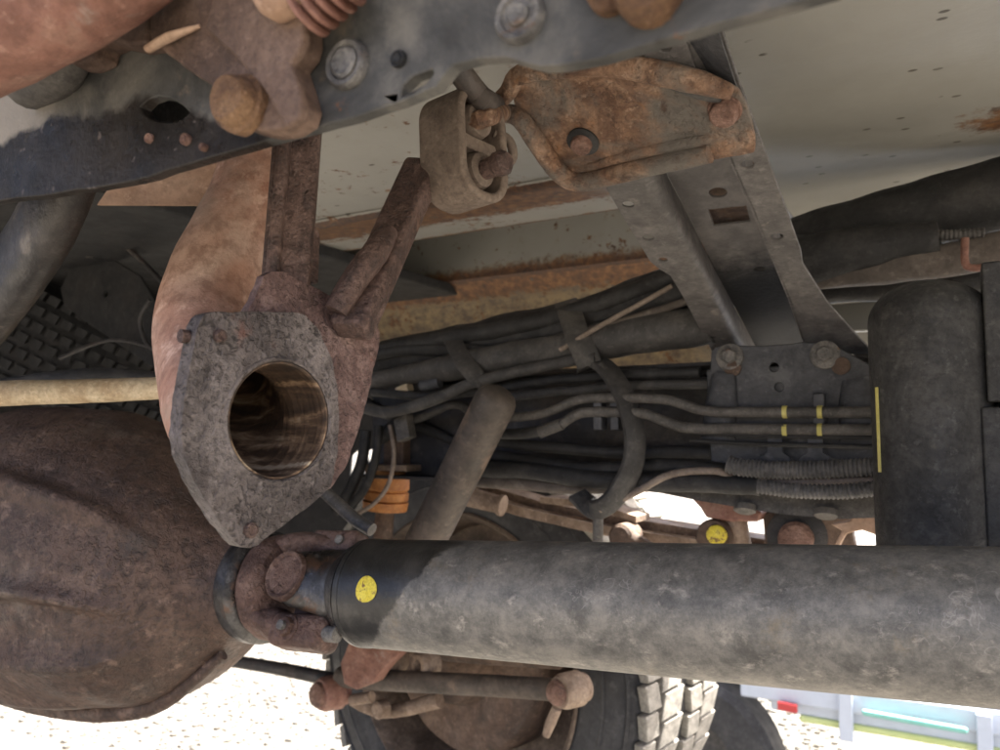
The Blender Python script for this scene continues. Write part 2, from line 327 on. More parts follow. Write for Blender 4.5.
ZB_ = .35
def floor_material():
    t = NT('cream_bed_paint'); y = t.dot((0, 1, 0)); z = t.dot((0, 0, 1))
    base = t.ramp(t.rng(t.noise(2.5, 6), .3, .7), [(0, (.225, .218, .192)), (1, (.30, .290, .258))])
    base = t.mix(t.rng(t.noise(30, 6), .45, .8, 0, .16), base, (.21, .19, .145))
    st = t.noise(1, 8, .65, 0, t.mapping((14, 26, 26)))
    # rust creeping out of the folded seams (real corrosion, follows the seams)
    rag = t.noise(55, 9, .78); rag2 = t.noise(1, 8, .7, 0, t.mapping((16, 40, 40)))
    mixn = t.math('ADD', t.math('MULTIPLY', rag, .55), t.math('MULTIPLY', rag2, .45))
    def band(c, up_, dn_, lo, hi):
        dd = t.math('SUBTRACT', y, c); e = t.math('MULTIPLY', t.rng(dd, -up_, 0), t.rng(dd, 0, dn_, 1, 0))
        return t.rng(t.math('ADD', t.math('MULTIPLY', e, .5), mixn), lo, hi)
    xm = t.rng(t.math('ADD', t.dot((1, 0, 0)), t.math('MULTIPLY', t.noise(6, 4), .2)), -.20, -.34)       # corrosion only behind the cross member
    low = t.rng(t.math('ADD', z, t.math('MULTIPLY', t.math('SUBTRACT', rag, .5), .05)), CAMH+ZB_+.03, CAMH+ZB_+.005)
    rust = t.ramp(t.noise(70, 6), [(.3, (.045, .020, .010)), (.52, (.12, .052, .018)), (.72, (.23, .115, .04))])
    dark = t.ramp(t.noise(90, 6), [(.35, (.035, .018, .012)), (.65, (.10, .045, .020))])
    c = base
    ye = t.math('MULTIPLY', t.math('MULTIPLY', t.rng(y, 1.44, 1.47), xm), low); c = t.mix(t.math('MULTIPLY', ye, .85), c, t.mix(t.rng(mixn, .40, .60), (.075, .045, .022), (.27, .19, .085)))
    for (c0, u0, d0, lo, hi), col, msk in (((.950, .012, .18, .68, .76), rust, xm), ((.946, .006, .04, .76, .86), dark, xm), ((1.13, .03, .002, .84, .90), rust, xm), ((1.466, .02, .10, .66, .76), rust, low), ((1.464, .006, .03, .74, .84), dark, low)):
        c = t.mix(t.math('MULTIPLY', t.math('MULTIPLY', band(c0, u0, d0, lo, hi), xm), msk), c, col)
    # scattered rust blooms and black specks
    bl = t.rng(t.math('ADD', t.noise(60, 8, .72), t.math('MULTIPLY', t.noise(9, 3), .5)), .835, .90); c = t.mix(t.math('MULTIPLY', bl, xm), c, rust)
    v2 = t.n('ShaderNodeTexVoronoi', voronoi_dimensions='2D'); v2.inputs['Scale'].default_value = 14; t.l(t.mapping((1, 1.7, 1)), v2.inputs['Vector']); sp = t.rng(v2.outputs['Distance'], .075, .045); spm = t.rng(t.noise(11, 3), .50, .56); c = t.mix(t.math('MULTIPLY', t.math('MULTIPLY', sp, spm), t.rng(z, CAMH+ZB_+.03, CAMH+ZB_+.02)), c, (.07, .06, .045))
    # one big bloom at the fold on the right
    dv = t.n('ShaderNodeVectorMath', operation='DISTANCE'); t.l(t.co, dv.inputs[0]); dv.inputs[1].default_value = tuple(W(1012, 118, Z=.35))
    bb = t.rng(t.math('ADD', dv.outputs['Value'], t.math('MULTIPLY', t.math('SUBTRACT', t.noise(45, 8, .75), .5), .20)), .055, .015)
    c = t.mix(bb, c, rust)
    t.l(c, t.b.inputs['Base Color']); t.b.inputs['Roughness'].default_value = .62
    bu = t.n('ShaderNodeBump'); bu.inputs['Strength'].default_value = .25; bu.inputs['Distance'].default_value = .003
    t.l(t.noise(60, 8), bu.inputs['Height']); t.l(bu.outputs[0], t.b.inputs['Normal']); return t.m
MT['floor'] = floor_material()

def rail_material():
    """grey dusty paint above a wavy dirt line, wet black underbody coating below it"""
    t = NT('near_rail_paint'); x, z = t.dot((1, 0, 0)), t.dot((0, 0, 1))
    g = t.ramp(t.rng(t.noise(13, 9, .65, .5), .3, .7), [(0, (.034, .034, .033)), (.5, (.080, .078, .073)), (1, (.175, .162, .14))])
    g = t.mix(t.rng(t.noise(24, 7, .7), .58, .72), g, (.19, .15, .11)); g = t.mix(t.rng(t.noise(40, 7, .7), .63, .72), g, (.19, .085, .045))
    pale = t.rng(t.math('ADD', x, t.math('MULTIPLY', t.noise(12, 5), .08)), -.36, -.44); g = t.mix(t.math('MULTIPLY', pale, .75), g, (.36, .32, .27))
    blk = t.ramp(t.rng(t.noise(26, 8), .3, .7), [(0, (.011, .010, .009)), (1, (.030, .025, .021))])
    blk = t.mix(t.rng(t.noise(150, 4), .64, .72), blk, (.12, .10, .09)); blk = t.mix(t.rng(t.noise(34, 5), .70, .78), blk, (.13, .06, .045))
    lim = t.math('ADD', t.math('MULTIPLY', t.math('SUBTRACT', t.noise(22, 6, .6), .5), .035), t.rng(x, -.36, -.24, CAMH+.172, CAMH+.128, False))
    m = t.rng(t.math('SUBTRACT', z, lim), -.002, .003)
    c = t.mix(m, blk, g); t.l(c, t.b.inputs['Base Color'])
    t.l(t.math('ADD', t.math('MULTIPLY', m, .30), t.rng(t.noise(50, 6), .3, .7, .22, .45)), t.b.inputs['Roughness']); t.b.inputs['Specular IOR Level'].default_value = .16
    bu = t.n('ShaderNodeBump'); bu.inputs['Strength'].default_value = .6; bu.inputs['Distance'].default_value = .003
    t.l(t.math('ADD', t.noise(70, 8, .65), t.noise(14, 4)), bu.inputs['Height']); t.l(bu.outputs[0], t.b.inputs['Normal']); return t.m
MT['rail'] = rail_material()

DS_A = W(380, 593, d=.762); DS_B = W(1000, 626.5, d=.512); DS_AX = (DS_B-DS_A).normalized(); DS_R = .050
def shaft_material():
    """black coating at the joint end, dry dust over the rest of the tube, with wipe marks"""
    t = NT('dusty_shaft_paint')
    o = t.n('ShaderNodeVectorMath', operation='SUBTRACT'); t.l(t.co, o.inputs[0]); o.inputs[1].default_value = tuple(DS_A)
    s = t.dot(tuple(DS_AX), o.outputs[0]); h = t.dot((0, 0, 1), o.outputs[0])
    st = t.noise(1, 10, .75, .2, t.mapping((50, 80, 60), (0, .5, 0)))
    dust = t.ramp(t.rng(t.noise(38, 12, .82, .1), .32, .68), [(0, (.088, .083, .074)), (.5, (.165, .156, .138)), (1, (.265, .244, .208))])
    dust = t.mix(t.rng(st, .54, .72), dust, (.40, .365, .31)); dust = t.mix(t.rng(t.noise(13, 9, .75, .1), .54, .74, 0, .8), dust, (.25, .19, .11))
    dust = t.mix(t.rng(t.noise(75, 8, .8), .52, .70, 0, .30), dust, (.085, .08, .072))
    # curled scratches: thin contour lines of a distorted noise
    sc = t.noise(52, 2, .5, 1.2); ln = t.rng(t.math('ABSOLUTE', t.math('SUBTRACT', sc, .5)), .003, .010, 1, 0); lm = t.rng(t.noise(9, 3), .56, .63)
    dust = t.mix(t.math('MULTIPLY', t.math('MULTIPLY', ln, lm), .4), dust, (.40, .37, .33))
    blk = t.ramp(t.rng(t.noise(30, 8), .3, .7), [(0, (.016, .016, .015)), (.6, (.03, .029, .027)), (1, (.06, .056, .05))])
    blk = t.mix(t.rng(t.noise(45, 7, .7, 1.5), .62, .72, 0, .6), blk, (.13, .12, .105))
    lim = t.math('ADD', t.math('MULTIPLY', h, .85), t.math('MULTIPLY', t.math('SUBTRACT', t.noise(40, 7, .7), .5), .035))
    m = t.rng(t.math('SUBTRACT', s, lim), .050, .056)
    t.l(t.mix(m, blk, dust), t.b.inputs['Base Color'])
    t.l(t.rng(t.math('ADD', m, t.math('MULTIPLY', t.noise(40, 6), .5)), .1, 1.3, .32, .52), t.b.inputs['Roughness']); t.b.inputs['Metallic'].default_value = .25
    bu = t.n('ShaderNodeBump'); bu.inputs['Strength'].default_value = .4; bu.inputs['Distance'].default_value = .002
    t.l(t.math('ADD', t.noise(120, 8, .7), t.noise(26, 5, .6)), bu.inputs['Height']); t.l(bu.outputs[0], t.b.inputs['Normal']); return t.m
MT['shaft'] = shaft_material()

def gravel_material():
    t = NT('pale_gravel'); v = t.n('ShaderNodeTexVoronoi'); v.inputs['Scale'].default_value = 34; t.l(t.co, v.inputs['Vector'])
    c = t.ramp(v.outputs['Color'], [(0, (.10, .093, .079)), (.5, (.145, .136, .116)), (1, (.19, .18, .157))])
    c = t.mix(t.rng(v.outputs['Distance'], .45, .75), c, (.095, .086, .07)); c = t.mix(t.rng(t.noise(3, 6), .45, .75, 0, .5), c, (.145, .13, .105))
    t.l(c, t.b.inputs['Base Color']); t.b.inputs['Roughness'].default_value = .9
    bu = t.n('ShaderNodeBump'); bu.inputs['Strength'].default_value = .8; bu.inputs['Distance'].default_value = .012
    t.l(t.math('SUBTRACT', 1.0, v.outputs['Distance']), bu.inputs['Height']); t.l(bu.outputs[0], t.b.inputs['Normal']); return t.m
MT['gravel'] = gravel_material()

# ------------------------------------------------------------ the setting: gravel yard
g = Mesh(); g.add([(-300, -300, 0), (300, -300, 0), (300, 300, 0), (-300, 300, 0)], [(0, 1, 2, 3)])
struct(mk('ground', g, MT['gravel']))
peb = Mesh(); ico = bmesh.new(); bmesh.ops.create_icosphere(ico, subdivisions=1, radius=1)
iv = [q.co.copy() for q in ico.verts]; fi = [tuple(q.index for q in f.verts) for f in ico.faces]; ico.free()
for _ in range(7000):
    c = Vector((random.uniform(-5.6, -.6), random.uniform(2.6, 7.6), 0)); r = random.uniform(.008, .022)
    e = Matrix.Rotation(random.uniform(0, 6.3), 3, 'Z') @ Matrix.Diagonal((random.uniform(.8, 1.4), random.uniform(.7, 1.1), random.uniform(.5, .8)))
    peb.add([c+Vector((0, 0, r*.25))+(e @ (q*(1+random.uniform(-.15, .15))))*r for q in iv], fi)
po = mk('gravel', peb, MT['gravel']); po['kind'] = 'stuff'; po['label'] = 'loose pale gravel stones strewn over the yard'; po['category'] = 'gravel'

# ------------------------------------------------------------ cargo bed above
ZB = .35
bed = thing('cargo_bed', 'cream painted cargo bed underside with rusted folded seams', 'truck bed', V(0, .7, ZB))
x0, x1 = -2.6, 2.2
m = Mesh(); m.box(V((x0-.225)/2, .565, ZB+.012), ((-.225-x0)/2, 0, 0), (0, .565, 0), (0, 0, .012)); mk('floor_panel', m, MT['floor'], bed, .003)
m = Mesh(); m.loft([[V(x, .94, ZB-.002), V(x, .952, ZB-.008), V(x, .975, ZB-.007), V(x, 1.05, ZB-.003), V(x, 1.125, ZB-.001), V(x, 1.132, ZB+.004), V(x, 1.132, ZB+.13)] for x in [x0+i*(-.225-x0)/60 for i in range(61)]], (0, 0, 1), .001)
mk('hem', m, MT['floor'], bed)
m = Mesh(); m.box(V((x0-.22)/2, 1.34, ZB+.138), ((-.22-x0)/2, 0, 0), (0, .22, 0), (0, 0, .010)); mk('recess_panel', m, MT['floor'], bed)
m = Mesh()
for x in (0,):
    m.loft([[V(x, 1.45, ZB+.13), V(x, 1.462, ZB+.0), V(x, 1.485, ZB-.006), V(x, 1.53, ZB-.04), V(x, 1.56, ZB-.10), V(x, 1.57, ZB-.20)] for x in [x0+i*(x1-x0)/40 for i in range(41)]], (0, 1, .3), .003)
mk('side_sill', m, MT['floor'], bed)

m = Mesh(); m.box(V((-.22+x1)/2, .78, ZB+.012), ((x1+.22)/2, 0, 0), (0, .78, 0), (0, 0, .012)); mk('floor_panel', m, MT['floor'], bed, .003)
m = Mesh(); m.box(V(-1.78, .90, ZB-.012), (.80, 0, 0), (0, .62, 0), (0, 0, .011)); mk('shade_panel', m, MT['void'], bed, .004)  # dark sheet added so the bed underside looks shaded in this corner
m = Mesh(); m.box(V(-2.1, .85, -.06), (.01, 0, 0), (0, 1.05, 0), (0, 0, .40)); tag(mk('rear_blocker', m, MT['void'], None, .004), 'dark rear mudguard added to keep light out behind the spare tyre', 'blocker')  # added plate, blocks light and the bright yard from the rear corner

# ------------------------------------------------------------ near frame rail with its bolts and brackets
YR = .25
rail = thing('frame_rail', 'blurred black and grey steel frame rail with bolts crossing above everything', 'frame rail', V(-.2, YR, .13))
bot = [(-70, 212), (0, 201), (60, 193), (135, 181), (200, 160), (330, 124), (398, 103), (436, 86), (452, 65), (478, 58), (507, 57), (525, 62), (541, 66), (560, 65), (600, 58), (670, 37), (760, 12), (840, -10)]
pts = [W(a, b, Y=YR) for a, b in bot]
top = [V(pts[-1].x, YR, .33), V(pts[0].x, YR, .33)]
hole = [W(a, b, Y=YR) for a, b in [(140, 107), (147, 100), (158, 96), (170, 98), (182, 105), (189, 112), (182, 119), (170, 122), (155, 121), (145, 115)]]
hole2 = [W(a, b, Y=YR) for a, b in [(400, 97), (402, 86), (412, 76), (432, 69), (433, 74), (424, 84)]]
m = Mesh(); m.plate(pts+top, (0, 1, 0), .007, [hole, hole2], dens=.012, jit=.0006, grid=.012, relief=.0010); mk('web', m, MT['rail'], rail, .0022, seg=3)
m = Mesh(); m.box(V((pts[0].x+pts[-1].x)/2, YR+.045, .334), ((pts[-1].x-pts[0].x)/2, 0, 0), (0, .045, 0), (0, 0, .004)); mk('top_flange', m, MT['rail'], rail, .002)
m = Mesh(); m.box(V(-.40, YR+.05, .255), (.13, 0, 0), (0, .003, 0), (0, 0, .078)); mk('hole_backing', m, MT['rubber'], rail)  # dark backing added so the oval hole looks shaded inside
n = Vector((0, -1, 0))
def railbolt(px, py, rpx, mat, wmat, hexr=.5, h=.006):
    c = W(px, py, Y=YR); d = (c-BASE).dot(_F); r = rpx*d/FPX
    m = Mesh(); m.lathe(c, n, [(-.001, r), (h*.5, r), (h*.75, r*.9), (h*.7, r*.72), (h*.5, r*.66), (h*.5, r*.1)], 36); wo_ = mk('washer', m, wmat, rail)
    m = Mesh(); m.lathe(c+n*h*.3, n, [(0, r*hexr), (h*.45, r*hexr), (h*.6, r*hexr*.8), (h*.5, r*hexr*.5)], 24, jit=.0004, jsc=200); mk('bolt', m, mat, rail)
railbolt(350, 66, 25, MT['bolt_grey'], MT['bolt_grey'], .62); railbolt(522, 19, 27, MT['bolt_grey'], MT['bolt_grey'], .45)
railbolt(400, 60, 9, MT['rubber'], MT['rubber'], .6, .003)
for a, b, r in ((151, 139, 5), (187, 140, 6), (205, 148, 4)): railbolt(a, b, r, MT['bolt_brown'], MT['bolt_brown'], .6, .003)
c = W(652, -4, Y=YR); m = Mesh(); m.lathe(c, n, [(-.001, .0115), (.006, .0115), (.012, .010), (.014, .006)], 26, jit=.0012, jsc=120); mk('bolt', m, MT['bolt'], rail)
c = W(614, -12, Y=YR); m = Mesh(); m.lathe(c, n, [(-.001, .010), (.004, .010), (.006, .008)], 26, jit=.001, jsc=120); mk('bolt', m, MT['bolt'], rail)

# rusty spring bracket bolted on the rail
br = thing('spring_bracket', 'brown rusty folded bracket bolted to the frame rail with one large orange bolt', 'bracket', W(225, 90, Y=YR))
yb = YR-.014
ol = [(146, -40), (148, 0), (150, 38), (166, 54), (190, 72), (212, 86), (222, 104), (240, 126), (262, 131), (284, 128), (297, 118), (301, 104), (297, 84), (289, 62), (298, 50), (302, 36), (301, 12), (296, -40)]
m = Mesh(); m.plate([W(a, b, Y=yb) for a, b in ol], (0, 1, 0), .0135, dens=.006, jit=.0007, grid=.006, relief=.0014); mk('plate', m, MT['near_brown'], br, .002, seg=3)
m = Mesh(); a, b, c2 = W(150, 50, Y=yb), W(202, 27, Y=yb), W(200, -30, Y=yb)
m.tube([a+n*.001, W(175, 40, Y=yb)+n*.003, b+n*.001], [.0024, .0028, .001], 12, flat=.8); mk('folded_edge', m, MT['shield'], br)
m = Mesh(); m.plate([W(p_, q_, Y=yb-.0045) for p_, q_ in [(204, 28), (222, -40), (299, -40), (303, 14), (303, 38), (298, 52), (290, 63), (297, 82), (302, 104), (298, 118), (286, 127), (276, 112), (262, 88), (236, 58)]], (0, 1, 0), .005, dens=.005, jit=.0008, grid=.006, relief=.0012); mk('folded_flap', m, MT['near_brown'], br, .0018, seg=3)
c = W(247, 107, Y=yb); m = Mesh(); m.lathe(c+Vector((-.004, 0, .004)), n, [(-.001, .0145), (.003, .0145), (.004, .013)], 30, jit=.0004); mk('washer', m, MT['near_brown'], br)
m = Mesh(); m.lathe(c, n, [(0, .0130), (.004, .0130), (.005, .0112), (.011, .0108), (.0125, .0095), (.0125, .004)], 22, jit=.0011, jsc=120); mk('bolt', m, MT['bolt'], br)

# thick near arm, top left, and the pieces hanging at the top edge
arm = thing('spring_eye_arm', 'thick reddish rusty arm close in the corner, touching the rail bracket', 'suspension arm', W(40, 20, Y=.215))
m = Mesh(); m.tube([W(-90, 60, Y=.185), W(0, 22, Y=.19), W(70, -10, Y=.20), W(150, -52, Y=.21)], [.030, .0285, .026, .021], 28, jit=.002, jsc=40); mk('arm', m, MT['near_rust'], arm)
m = Mesh(); m.plate([W(a, b, Y=.235) for a, b in [(62, 62), (78, 64), (94, 56), (96, 46), (108, 40), (128, 45), (147, 42), (146, -20), (60, -10)]], (0, 1, 0), .014, dens=.006, jit=.0008); mk('spacer', m, MT['near_brown'], arm, .002)
m = Mesh(); m.tube([W(30, 80, Y=.244), W(60, 70, Y=.240), W(80, 40, Y=.238)], [.016, .012, .008], 18); mk('bush', m, MT['line'], arm)
sp = Mesh()
for i in range(5): sp.lathe(W(308+i*9, 12-i*8, Y=.232), W(350, -30, Y=.232)-W(308, 12, Y=.232), [(-.0016, .0095), (-.0008, .0115), (.0008, .0115), (.0016, .0095)], 24)
sp.tube([W(306, 13, Y=.234), W(350, -30, Y=.234)], .0093, 18)
tag(mk('ribbed_bush', sp, MT['near_rust']), 'ribbed orange rusty bush on the frame rail beside the spring bracket', 'bush')
sp = Mesh(); sp.tube([W(262, -30, Y=.225), W(280, 0, Y=.226), W(312, -30, Y=.226)], [.008, .009, .008], 16); tag(mk('pale_clip', sp, MT['shield']), 'pale tan clip over the top edge of the spring bracket', 'clip')

# dark strut under the rail at the left
m = Mesh(); m.tube([W(74, 150, Y=.30), W(50, 215, Y=.305), W(8, 282, Y=.315), W(-70, 375, Y=.325)], [.033, .035, .037, .039], 28, flat=.5, flatdir=(0, -1, .3), jit=.0012, jsc=50)
tag(mk('dark_strut', m, MT['strut']), 'dark scuffed flat strut slanting down from the rail beside the pale hose', 'strut')

# ------------------------------------------------------------ exhaust: bent pipe, flange, hanger bars
PF = W(275, 420, d=.46); NF = Vector((.985, -.165, -.03)).normalized()
ex = thing('exhaust_pipe', 'orange rusty bent exhaust pipe ending in an open pitted flange', 'exhaust pipe', W(245, 545, d=.46))
ppath = [PF-NF*.004, PF-NF*.045, W(214, 372, d=.545), W(207, 325, d=.58), W(220, 275, d=.605), W(244, 228, d=.625), W(262, 185, d=.64), W(268, 135, d=.65), W(268, 80, d=.66)]
RO, RI = .0365, .0342
mo = Mesh(); mo.tube(ppath, RO, 40, False, 7, jit=.0004, jsc=60)
mo.tube(ppath, RI, 40, False, 7); k = len(mo.v)//2
for i in range(40): j = (i+1) % 40; mo.f.append((i, j, k+j, k+i))
pipe = mk('pipe', mo, MT['pipe'], ex)
mi = NT('sooty_bore'); c_ = mi.ramp(mi.rng(mi.noise(1, 7, .6, .5, mi.mapping((10, 60, 60))), .3, .72), [(0, (.022, .013, .008)), (.4, (.085, .05, .028)), (.65, (.22, .14, .08)), (1, (.52, .42, .29))])
mi.l(c_, mi.b.inputs['Base Color']); mi.b.inputs['Roughness'].default_value = .75
bu = mi.n('ShaderNodeBump'); bu.inputs['Strength'].default_value = .5; bu.inputs['Distance'].default_value = .002; mi.l(mi.noise(1, 4, .5, 0, mi.mapping((230, 20, 20))), bu.inputs['Height']); mi.l(bu.outputs[0], mi.b.inputs['Normal'])
m = Mesh(); m.tube([PF+NF*.0055]+ppath[:4], RI-.0008, 48, False, 10)
for i in range(len(m.v)//48):
    if i % 2:
        c_ = sum((m.v[i*48+k] for k in range(48)), Vector())/48
        for k in range(48): m.v[i*48+k] = c_+(m.v[i*48+k]-c_)*.972
mk('bore', m, mi.m, pipe, 0, 80)
# the mandrel dent on the outer bend
m = Mesh(); m.tube([W(171, 285, d=.588), W(181, 268, d=.592), W(190, 247, d=.60)], [.0012, .0022, .001], 8); mk('weld_scar', m, MT['rod'], pipe)

def fp(l, off=0): return [WP(a, b, PF+NF*off, NF) for a, b in l]
front = [(202, 318), (208, 314), (216, 312), (254, 312), (292, 312), (306, 316), (320, 332), (332, 360), (338, 392), (339, 425), (337, 458), (331, 486), (316, 500), (300, 513), (276, 531), (258, 545), (250, 548), (241, 547), (235, 541), (222, 525), (208, 504), (193, 480), (184, 455), (181, 436), (183, 408), (188, 372), (194, 345), (198, 327)]
rear = [(264, 276), (272, 271), (283, 272), (300, 280), (330, 296), (356, 309), (376, 322), (380, 332), (378, 350), (368, 396), (356, 438), (345, 470), (330, 488), (300, 506), (252, 510), (205, 480), (196, 420), (206, 350), (240, 322), (254, 300)]
bore = circ(PF+NF*.006, NF, RI+.0002, 48)
m = Mesh(); m.plate(fp(front, .006), -NF, .012, [bore], dens=.004, jit=.0009, grid=.0028, relief=.0004); fl = mk('flange', m, MT['pitted'], ex, .0016, seg=3)
m = Mesh(); m.plate(fp(rear, -.0065), -NF, .007, [circ(WP(278, 425, PF-NF*.0065, NF), NF, RI+.003, 40)], dens=.004, jit=.001, grid=.003, relief=.0004); mk('backing_plate', m, MT['pitted_red'], ex, .0014, seg=2)
m = Mesh(); m.lathe(PF+NF*.0058, NF, [(-.0005, RI+.0022), (.0008, RI+.0019), (.0010, RI+.0008), (.0, RI-.0004)], 60, False, False); mk('seat_ring', m, MT['pitted'], fl)
for (a, b, r, h) in ((219, 336, .0036, .003), (250, 530, .0042, .0025)):
    c = WP(a, b, PF+NF*.006, NF); m = Mesh(); m.lathe(c, NF, [(-.001, r), (h*.7, r), (h, r*.7), (h*.7, r*.3)], 18, jit=.0005, jsc=300); mk('stud', m, MT['rod'], fl)
c = WP(191, 337, PF-NF*.002, NF); m = Mesh(); m.tube([c, c+Vector((-.001, -.006, 0))], .0036, 12); mk('stud', m, MT['rod'], fl)

# square hanger bar going up behind the rail
def bar(p, q, w1, w2, side, mat, name, parent, bevel=.002):
    p, q = Vector(p), Vector(q); t = (q-p).normalized(); s_ = (Vector(side)-t*Vector(side).dot(t)).normalized(); u = t.cross(s_)
    m = Mesh(); m.box((p+q)/2, t*((q-p).length/2), s_*w1, u*w2); return mk(name, m, mat, parent, bevel, seg=3)
bar(W(285, 300, d=.492), W(301, 96, d=.515), .0145, .010, (.75, .65, 0), MT['rod'], 'hanger_bar', ex, .004)
bar(W(272, 282, d=.482), W(288, 112, d=.500), .004, .0065, (.8, .6, 0), MT['rod'], 'hanger_bar', ex, .003)
m = Mesh(); m.plate([WP(a, b, PF-NF*.012, NF) for a, b in [(306, 282), (309, 235), (315, 225), (321, 232), (319, 284)]], -NF, .006, dens=.004, jit=.0006); mk('weld_tab', m, MT['rod'], ex, .0015)
h0, h1 = W(350, 332, d=.492), W(424, 166, d=.575)
bar(h0, h1, .0125, .0095, (.8, .5, .3), MT['rod'], 'hanger_bar', ex, .004)
m = Mesh(); m.tube([W(336, 312, d=.488), W(356, 278, d=.495), W(376, 252, d=.505), W(388, 232, d=.52)], [.0075, .0085, .0085, .0065], 16, jit=.0006, jsc=140); mk('hanger_rod', m, MT['rod'], ex)

# peach heat shield behind the pipe
m = Mesh(); hs = [(96, 205), (214, 205.5), (256, 196), (285, 180), (292, 120), (200, 110), (128, 160)]
m.plate([W(a, b, d=.70) for a, b in hs], _F, .004, dens=.01)
tag(mk('heat_shield', m, MT['shield'], None, .001), 'peach coloured flat heat shield plate behind the bent exhaust pipe', 'heat shield')

# ------------------------------------------------------------ rubber isolator on the hanger
PI_ = W(464, 151, d=.572); NI = Vector((.985, -.14, .06)).normalized()
eu = (Vector((0.05, .16, 1))-NI*Vector((0.05, .16, 1)).dot(NI)).normalized(); es = NI.cross(eu).normalized()
rot = math.radians(9); eu, es = eu*math.cos(rot)+es*math.sin(rot), es*math.cos(rot)-eu*math.sin(rot)
def stad(c, hw, hh, k=10, rc=None):
    rc = rc or hw; o = []
    for sx, sz, a0 in ((1, 1, 0), (-1, 1, 90), (-1, -1, 180), (1, -1, 270)):
        for i in range(k+1):
            a = math.radians(a0+90*i/k); o.append(Vector(c)+es*(sx*(hw-rc)+rc*math.cos(a))+eu*(sz*(hh-rc)+rc*math.sin(a)))
    return o
iso = thing('rubber_isolator', 'dusty brown rubber exhaust hanger block with two eyes', 'rubber mount', PI_-eu*.043)
T = .040
def up_eye(): return PI_+eu*.0185
def lo_eye(): return PI_-eu*.0185
m = Mesh(); m.plate(stad(PI_+NI*T*.5, .0265, .0415, rc=.0235), -NI, T, [stad(PI_+NI*T*.5, .0195, .0345, rc=.0165)]); mk('outer_band', m, MT['rubber_dust'], iso, .003, seg=4)
for c in (up_eye(), lo_eye()):
    m = Mesh(); m.lathe(c-NI*T*.45, NI, [(0, .0135), (T*.72, .0135), (T*.86, .0120), (T*.9, .009)], 28); mk('eye', m, MT['rubber_dust'], iso)
m = Mesh(); m.box(PI_, NI*T*.38, es*.0187, eu*.005); mk('bridge', m, MT['rubber_dust'], iso, .002)
m = Mesh(); b0 = PI_+NI*T*.30
m.tube([b0-es*.020+eu*.016, b0-es*.030+eu*.012+NI*.006, b0-es*.034+eu*.000+NI*.006, b0-es*.028-eu*.008, b0-es*.019-eu*.008], .0035, 12); mk('side_lug', m, MT['rubber_dust'], iso)
# pin of the exhaust hanger through the lower eye
le = lo_eye(); m = Mesh(); m.tube([h1, h1.lerp(le, .4)-NI*.01, le-NI*.02, le+NI*.034], .0072, 18, jit=.0004); m.lathe(le+NI*.030, NI, [(-.003, .0074), (0, .0088), (.006, .0088), (.009, .006)], 18, jit=.0006, jsc=200); mk('hanger_pin', m, MT['rod'], ex)

# ------------------------------------------------------------ cross member (inclined hat channel)
CO = V(0, .66, .229); CN = Vector((0, .305, .952)).normalized()          # CN points up, away from the viewer
def cp(l, off=0): return [WP(a, b, CO+CN*off, CN) for a, b in l]
cm = thing('cross_member', 'grey hat section cross member with round and square holes, sloping across the chassis', 'cross member', W(790, 345, Y=.98))
HW = .040
lo_l = [(590, 163), (605, 187), (628, 226), (650, 262), (660, 270), (670, 276), (681, 294), (707, 343), (716, 360)]
li_l = [(622, 150), (640, 182), (663, 220), (685, 256), (692, 268), (698, 278), (708, 297), (728, 338), (738, 358)]
def chole(px, py, r, off=0, ry=None): return circ(WP(px, py, CO+CN*off, CN), CN, r, 16, ry, (1, 0, 0))
m = Mesh(); L0, L1 = cp(lo_l), cp(li_l)
m.plate(L0+L1[::-1], CN, .003, [chole(628, 205, .0052), chole(648, 238, .0055), chole(663, 260, .0044)]); mk('flange', m, MT['grey'], cm, .0012)
wl = [(630, 70), (650, 130), (668, 177), (690, 219), (705, 250), (716, 272), (722, 283), (734, 306), (758, 352)]
WL = cp(wl, HW)
rows = []
for o_, a, b in zip(L0, L1, WL):
    p1 = a+(a-o_).normalized()*.020; p2 = b-CN*.018
    rows.append([a*(1-k)**3+p1*3*k*(1-k)**2+p2*3*k*k*(1-k)+b*k**3 for k in [i/8 for i in range(9)]])
m = Mesh(); m.loft(rows, (-1, 0, .2), .003); mk('side_wall', m, MT['grey'], cm, 0, 60)
ri = [(676, 30), (705, 100), (732, 167), (750, 207), (768, 250), (787, 297), (804, 345)]
rr_ = [(716, 10), (741, 85), (766, 153), (785, 205), (801, 250), (803, 264), (827, 302), (852, 330), (880, 360)]
WR = [q+CN*HW for q in cp(ri+[(824, 395), (846, 450)])]
sq = [WP(a, b, CO+CN*HW, CN) for a, b in [(708, 210), (746, 206), (750, 222), (714, 226)]]
m = Mesh(); wl2 = [cp([(628, 40)], HW)[0]]+WL+[cp([(770, 376)], HW)[0], cp([(800, 436)], HW)[0]]
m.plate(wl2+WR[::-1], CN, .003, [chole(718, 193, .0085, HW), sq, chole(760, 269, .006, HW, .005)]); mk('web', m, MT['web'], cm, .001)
m = Mesh(); R0, R1 = cp(ri), cp(rr_)
m.plate(R0+R1[::-1], CN, .003, [chole(747, 165, .0056), chole(777, 237, .0058)]); mk('flange', m, MT['grey'], cm, .0012)
m = Mesh(); m.loft([[a, b] for a, b in zip(R0, WR)], (1, 0, 0), .003); mk('side_wall', m, MT['grey'], cm)
m = Mesh(); m.plate([q+CN*.016 for q in cp([(690, 170), (760, 165), (772, 235), (705, 240)], HW)], CN, .003); mk('stiffener', m, MT['brown_grime'], cm)
